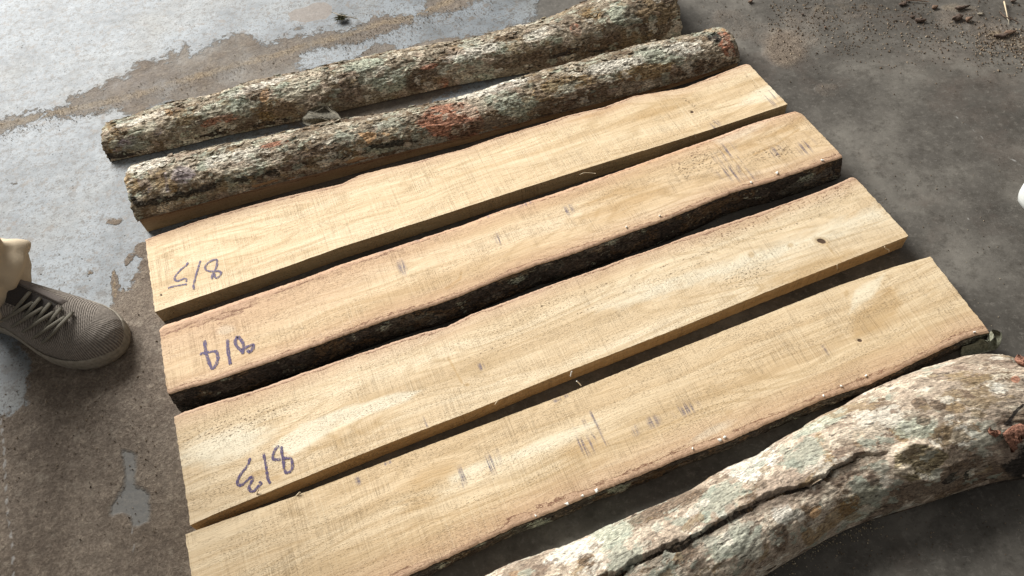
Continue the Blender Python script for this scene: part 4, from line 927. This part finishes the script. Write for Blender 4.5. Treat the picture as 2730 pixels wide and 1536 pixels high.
# curled leaf under the right end of the nearest plank
def ribbon(name, outer, inner, mat, label, parent=None, th=.0008):
    n = 40; A_ = resample([at(x, y, z) for x, y, z in outer], n); B_ = resample([at(x, y, z) for x, y, z in inner], n); m_ = 8; V = []
    for lay in (0, 1):
        for i in range(n):
            for j in range(m_):
                t = j/(m_-1); p = A_[i]*(1-t)+B_[i]*t; p = p+np.array([0, 0, -.010*math.sin(math.pi*t)*min(1, i/6)]); V.append(p+np.array([0, 0, -lay*th]))
    V = np.array(V); V[:, 2] = np.maximum(V[:, 2], .0005)
    F = [tuple(f) for f in grid_faces(n, m_)]+[tuple(f) for f in grid_faces(n, m_, n*m_, flip=True)]
    for i in range(n-1):
        for j in (0, m_-1): F.append((i*m_+j, (i+1)*m_+j, n*m_+(i+1)*m_+j, n*m_+i*m_+j))
    o = mesh_obj(name, V, F, mat, parent)
    if label: tag(o, label, 'leaf')
    return o
cl = ribbon('curled_leaf', [(2646, 878, .030), (2660, 881, .030), (2671, 888, .028), (2672, 900, .024), (2666, 920, .018), (2656, 932, .012), (2626, 939, .010), (2604, 943, .010), (2575, 950, .012)],
            [(2645, 884, .022), (2650, 890, .018), (2652, 897, .016), (2648, 905, .022), (2636, 911, .026), (2626, 906, .024), (2614, 903, .022), (2598, 915, .016), (2565, 925, .012)], LEAF2, 'curled olive dead leaf sticking out under the right end of the nearest plank')
ribbon('leaf_fold', [(2644, 882, .034), (2649, 890, .034), (2650, 900, .032), (2642, 908, .028)], [(2640, 884, .026), (2636, 892, .024), (2634, 902, .024), (2636, 908, .026)], LEAF2, None, cl)

random.seed(5); rg = np.random.default_rng(5)
def chip(name, px, py, L_, Wd_, ang, th, mat, label, cat, group=None, z=0, dome_=.3, seed=0):
    r = np.random.default_rng(seed); c = at(px, py, z); n = 14; ca, sa = math.cos(ang), math.sin(ang); V = []
    rad = 1+.28*r.normal(0, 1, n).clip(-1.2, 1.2); tiltx, tilty = r.normal(0, .12, 2)
    for lay, k, zz_ in ((0, .85, 0), (1, 1.0, .35), (2, .97, .8), (3, .55, 1.05)):
        for q in range(n):
            th_ = 2*math.pi*q/n; x = math.cos(th_)*L_/2*rad[q]*k; y = math.sin(th_)*Wd_/2*rad[q]*k
            V.append((c[0]+x*ca-y*sa, c[1]+x*sa+y*ca, z+.0003+th*zz_+max(0, (x*tiltx+y*tilty))+(r.normal(0, th*.12) if lay == 3 else 0)+dome_*th*(x/L_*2)**2*(lay > 0)))
    F = [tuple(f) for f in grid_faces(4, n, closed=True)]; F.append(tuple(range(n))[::-1]); F.append(tuple(range(3*n, 4*n)))
    o = mesh_obj(name, V, F, mat); tag(o, label, cat, group); return o
CHIPM = simple('dark_bark_chip', (.11, .078, .060), .9, .4, 300, .001); TANM = simple('pale_wood', (.62, .50, .34), .8, .15, 300, .0003)
WHM = simple('white_crumb', (.78, .76, .70), .8, .05); CHIPM2 = simple('brown_bark_chip', (.17, .11, .075), .9, .3, 300, .001); GREYM = simple('grey_twig', (.33, .29, .22), .85, .3, 300, .0004)
for i, (x, y, L_, W_d, an, th, mt, lb) in enumerate([
    (2560, 24, .034, .009, .05, .006, CHIPM, 'long thin dark bark chip nearest the top right corner debris row'), (2549, 52, .032, .013, .35, .008, CHIPM, 'jagged dark bark chip with a raised tip, upper right floor'),
    (2580, 55, .017, .010, .4, .008, CHIPM2, 'lumpy brown bark chip just right of the jagged one'), (2452, 58, .020, .009, -.25, .006, CHIPM, 'small split dark chip with a pale left edge, upper right floor'),
    (2669, 98, .030, .011, -.05, .006, CHIPM, 'dark curved bark chip under the flat tan chip, right edge debris'), (2690, 88, .024, .014, .15, .005, CHIPM2, 'flat tan bark chip lying on the debris pile at right'),
    (2612, 39, .012, .006, .0, .003, GREYM, 'tiny pale grey leaf bit right of the bark chips'), (2001, 6, .014, .007, .5, .004, CHIPM2, 'small brown chip at the top edge above the planks'),
    (2406, 13, .020, .010, .2, .005, CHIPM, 'dark crumb cluster chip at the top edge'), (2490, 22, .016, .009, 0, .005, CHIPM2, 'brown chip at the top edge left of the long thin chip'), (2432, 47, .010, .007, 0, .004, CHIPM, 'round dark crumb above the small split chip'),
    (2700, 5, .012, .006, .1, .004, CHIPM, 'tiny dark chip at the top right corner'), (2140, 40, .006, .005, .1, .003, CHIPM, 'tiny dark crumb right of the farthest slab'), (2200, 75, .006, .005, .8, .003, CHIPM2, 'tiny brown crumb on the dark floor')]):
    chip('bark_chip', x, y, L_*.8, W_d*.75, an, th*.75, mt, lb, 'bark chip', 'bark chips scattered on the floor at the upper right', seed=i+3)
for nm, pts, r_, mt, lb in (('twig', [(2677, 4, .004), (2680, 18, .006), (2684, 36, .005), (2686, 48, .002)], .0016, TANM, 'pale peeled twig standing out in the upper right debris'),
    ('twig', [(2665, 32, .003), (2680, 46, .004), (2700, 52, .003), (2716, 60, .001)], .0016, CHIPM, 'dark forked twig crossing the pale one'), ('twig', [(2415, 2, .002), (2440, 1, .003), (2476, 5, .002)], .0014, CHIPM2, 'thin brown twig along the top edge'),
    ('twig', [(2684, 48, .003), (2690, 56, .003), (2688, 66, .001)], .0009, GREYM, 'short grey twig below the pale peeled one')):
    V, F = tube(resample([at(*p) for p in pts], 12), r_, 6, 1, np.linspace(1, .5, 12)); tag(mesh_obj(nm, V, F, mt), lb, 'twig')
WHITE = [(1511, 1344, '82', 'three'), (1553, 1323, '82', ''), (1590, 1310, '82', ''), (1428, 1376, '82', ''), (1919, 1174, '82', ''), (1931, 1167, '82', ''), (1846, 1197, '82', ''), (2195, 1056, '82', ''), (2242, 1031, '82', ''), (2596, 887, '82', ''), (2308, 1003, '82', ''),
         (2071, 463, '84', ''), (2002, 488, '84', ''), (2191, 429, '84', ''), (1758, 577, '84', ''), (1670, 607, '84', '')]
for i, (x, y, k, _) in enumerate(WHITE):
    sz = [.0055, .004, .0055, .003, .005, .0045, .003, .0035, .003, .003, .0035, .005, .004, .004, .003, .003][i]
    if i == 0: x += 1
    pos = ['largest white crumb on the near live edge of the nearest plank', 'white crumb between the two larger ones on the nearest plank edge', 'rounded white crumb right of the largest one on the nearest plank', 'leftmost tiny white crumb on the nearest plank edge',
           'left one of a close pair of white crumbs on the nearest plank', 'right one of a close pair of white crumbs on the nearest plank', 'tiny white crumb just left of the close pair on the nearest plank', 'small white crumb on the nearest plank edge above the log split',
           'small white crumb on the nearest plank edge right of the log split', 'white crumb at the right end corner of the nearest plank', 'small white crumb on the nearest plank near the brown figured wood',
           'largest white crumb on plank 8/4 near its right end', 'white crumb left of the largest one on plank 8/4', 'rightmost white crumb on plank 8/4', 'small white crumb on the front edge of plank 8/4 right of centre', 'leftmost white crumb on the front edge of plank 8/4'][i]
    chip('wood_crumb', x, y, sz, sz*.7, i*.7, .002, WHM, pos, 'crumb', 'white crumbs on the live plank edges', z=ZT[k]-.0004, seed=40+i)
for i, (p0, p1, lb) in enumerate([(((1521, 1003, .024), (1524, 990, .031)), 0, 'short white splinter standing on the front edge of plank 8/3'), (((1537, 1016, .026), (1542, 1020, .022), (1549, 1028, .016)), 0, 'bent white splinter in the gap in front of plank 8/3'),
    (((2350, 655, .028), (2352, 661, .025)), 0, 'tiny splinter near the right end of plank 8/3'), (((2358, 658, .028), (2362, 664, .024), (2369, 665, .022), (2370, 671, .018)), 0, 'curly pale splinter hanging from the right end of plank 8/3'),
    (((2231, 706, .029), (2232, 717, .020)), 0, 'thin splinter below the black knot of plank 8/3'), (((1545, 466, .032), (1556, 461, .034), (1572, 461, .032), (1588, 463, .030)), 0, 'fine straw across the sawn front of plank 8/5'), (((1851, 357, .030), (1855, 366, .022)), 0, 'white splinter on the front edge of plank 8/5 near its right end'),
    (((684, 1322, .026), (686, 1312, .030), (690, 1306, .032)), 0, 'pale splinter curling up from the front edge of plank 8/3 by the number'), (((1327, 1068, .031), (1320, 1078, .026)), 0, 'thin fibre at the middle of plank 8/3 front edge'), (((790, 1322, .028), (800, 1312, .031)), 0, 'fine fibre at the back edge of the nearest plank'), (((1300, 1076, .026), (1294, 1082, .022)), 0, 'short fibre hanging under plank 8/3')]):
    V, F = tube(resample([at(*p) for p in p0], 8), .0009 if i != 5 else .0005, 5); tag(mesh_obj('splinter', V, F, TANM if i not in (0, 1) else WHM), lb, 'splinter')
# moss tuft on the pale floor behind the slabs
c = at(912, 54, 0); tuft = thing('moss_tuft', 'small dark green dried moss tuft with a thin stalk on the pale floor', 'moss', (c[0], c[1], 0))
mbk = MB()
for k in range(170):
    th = rg.uniform(0, 2*math.pi); el_ = rg.uniform(.1, 1.4); L_ = rg.uniform(.007, .015); d = np.array([math.cos(th)*math.cos(el_), math.sin(th)*math.cos(el_), math.sin(el_)])
    p0 = c+np.array([0, 0, .003])+rg.normal(0, .0015, 3)*[1, 1, 0]; p1 = p0+d*L_*.6; p2 = p0+d*L_+np.array([rg.normal(0, .002), rg.normal(0, .002), -L_*.25]); p2[2] = max(p2[2], .0006)
    V, F = tube(resample([p0, p1, p2], 5), .0007, 4, 1, [1, 1, .9, .7, .3]); mbk.add(V, F)
mbk.build('moss_blades', leafmat('dried_moss', (.020, .018, .010), (.14, .13, .06), 400), tuft)
V, F = tube(resample([at(885, 33, .006), at(905, 40, .012), at(930, 45, .011), at(955, 51, .004)], 10), .0008, 5); mesh_obj('stalk', V, F, GREYM, tuft)
# grit: loose grains and sawdust
def scatter(name, regs, mt):
    Vs = []; Fs = []; base = 0
    for (x0, y0, x1, y1, n, smin, smax, ang) in regs:
        r = math.radians(ang)
        for _ in range(n):
            u, v_ = rg.uniform(-1, 1), rg.normal(0, .45); cx, cy = (x0+x1)/2, (y0+y1)/2; hx, hy = (x1-x0)/2, (y1-y0)/2
            px = cx+u*hx*math.cos(r)-v_*hy*math.sin(r); py = cy+u*hx*math.sin(r)+v_*hy*math.cos(r)
            if not (-40 < px < 2780 and -40 < py < 1560): continue
            c = at(px, py, 0); s_ = rg.uniform(smin, smax)*rg.uniform(.5, 1); e = rg.uniform(.6, 1.6)
            t = rg.uniform(0, math.pi); ax_ = np.array([math.cos(t), math.sin(t), 0])*s_*e; bx = np.array([-math.sin(t), math.cos(t), 0])*s_
            Vs += [c+ax_, c+bx, c-ax_, c-bx*1.1, c+np.array([0, 0, s_*1.1])+ax_*.3]; b_ = base; base += 5
            Fs += [(b_, b_+1, b_+4), (b_+1, b_+2, b_+4), (b_+2, b_+3, b_+4), (b_+3, b_, b_+4)]
    o = mesh_obj(name, Vs, Fs, mt, smooth=False); tag(o, None, None, kind='stuff'); return o
def mat_grit(name, c0, c1, c2):
    g = G(name); n = g.nd('ShaderNodeNewGeometry').outputs['Random Per Island']
    return g.out(g.ramp(n, [(0, c0), (.6, c1), (1, c2)]), .9, None, .2)
gs = scatter('dirt_grains', [(2050, -40, 2760, 190, 1500, .0007, .0024, 6), (2600, 60, 2780, 180, 500, .0007, .0025, 0), (1850, -20, 2300, 200, 350, .0005, .0016, 10), (-50, 160, 1250, 225, 1700, .0005, .0012, -15), (900, -20, 1320, 130, 500, .0005, .0015, -18),
    (0, 700, 420, 1500, 500, .0005, .0015, 0), (1850, 200, 2730, 900, 300, .0004, .0012, 0), (2060, 1340, 2760, 1560, 200, .0004, .0012, -20)], mat_grit('dirt_grain', (.07, .05, .035), (.17, .125, .085), (.36, .29, .21)))
gs2 = scatter('sawdust', [(1990, 1400, 2360, 1500, 420, .0004, .0012, -24), (930, 1180, 1500, 1240, 90, .0003, .0007, -22), (1600, 900, 2400, 960, 120, .0003, .0008, -21), (1300, 1380, 2500, 1420, 60, .0003, .0008, -24), (1900, 350, 2700, 1300, 90, .0003, .0008, 0)], mat_grit('sawdust_grain', (.30, .24, .16), (.45, .37, .25), (.62, .54, .40)))
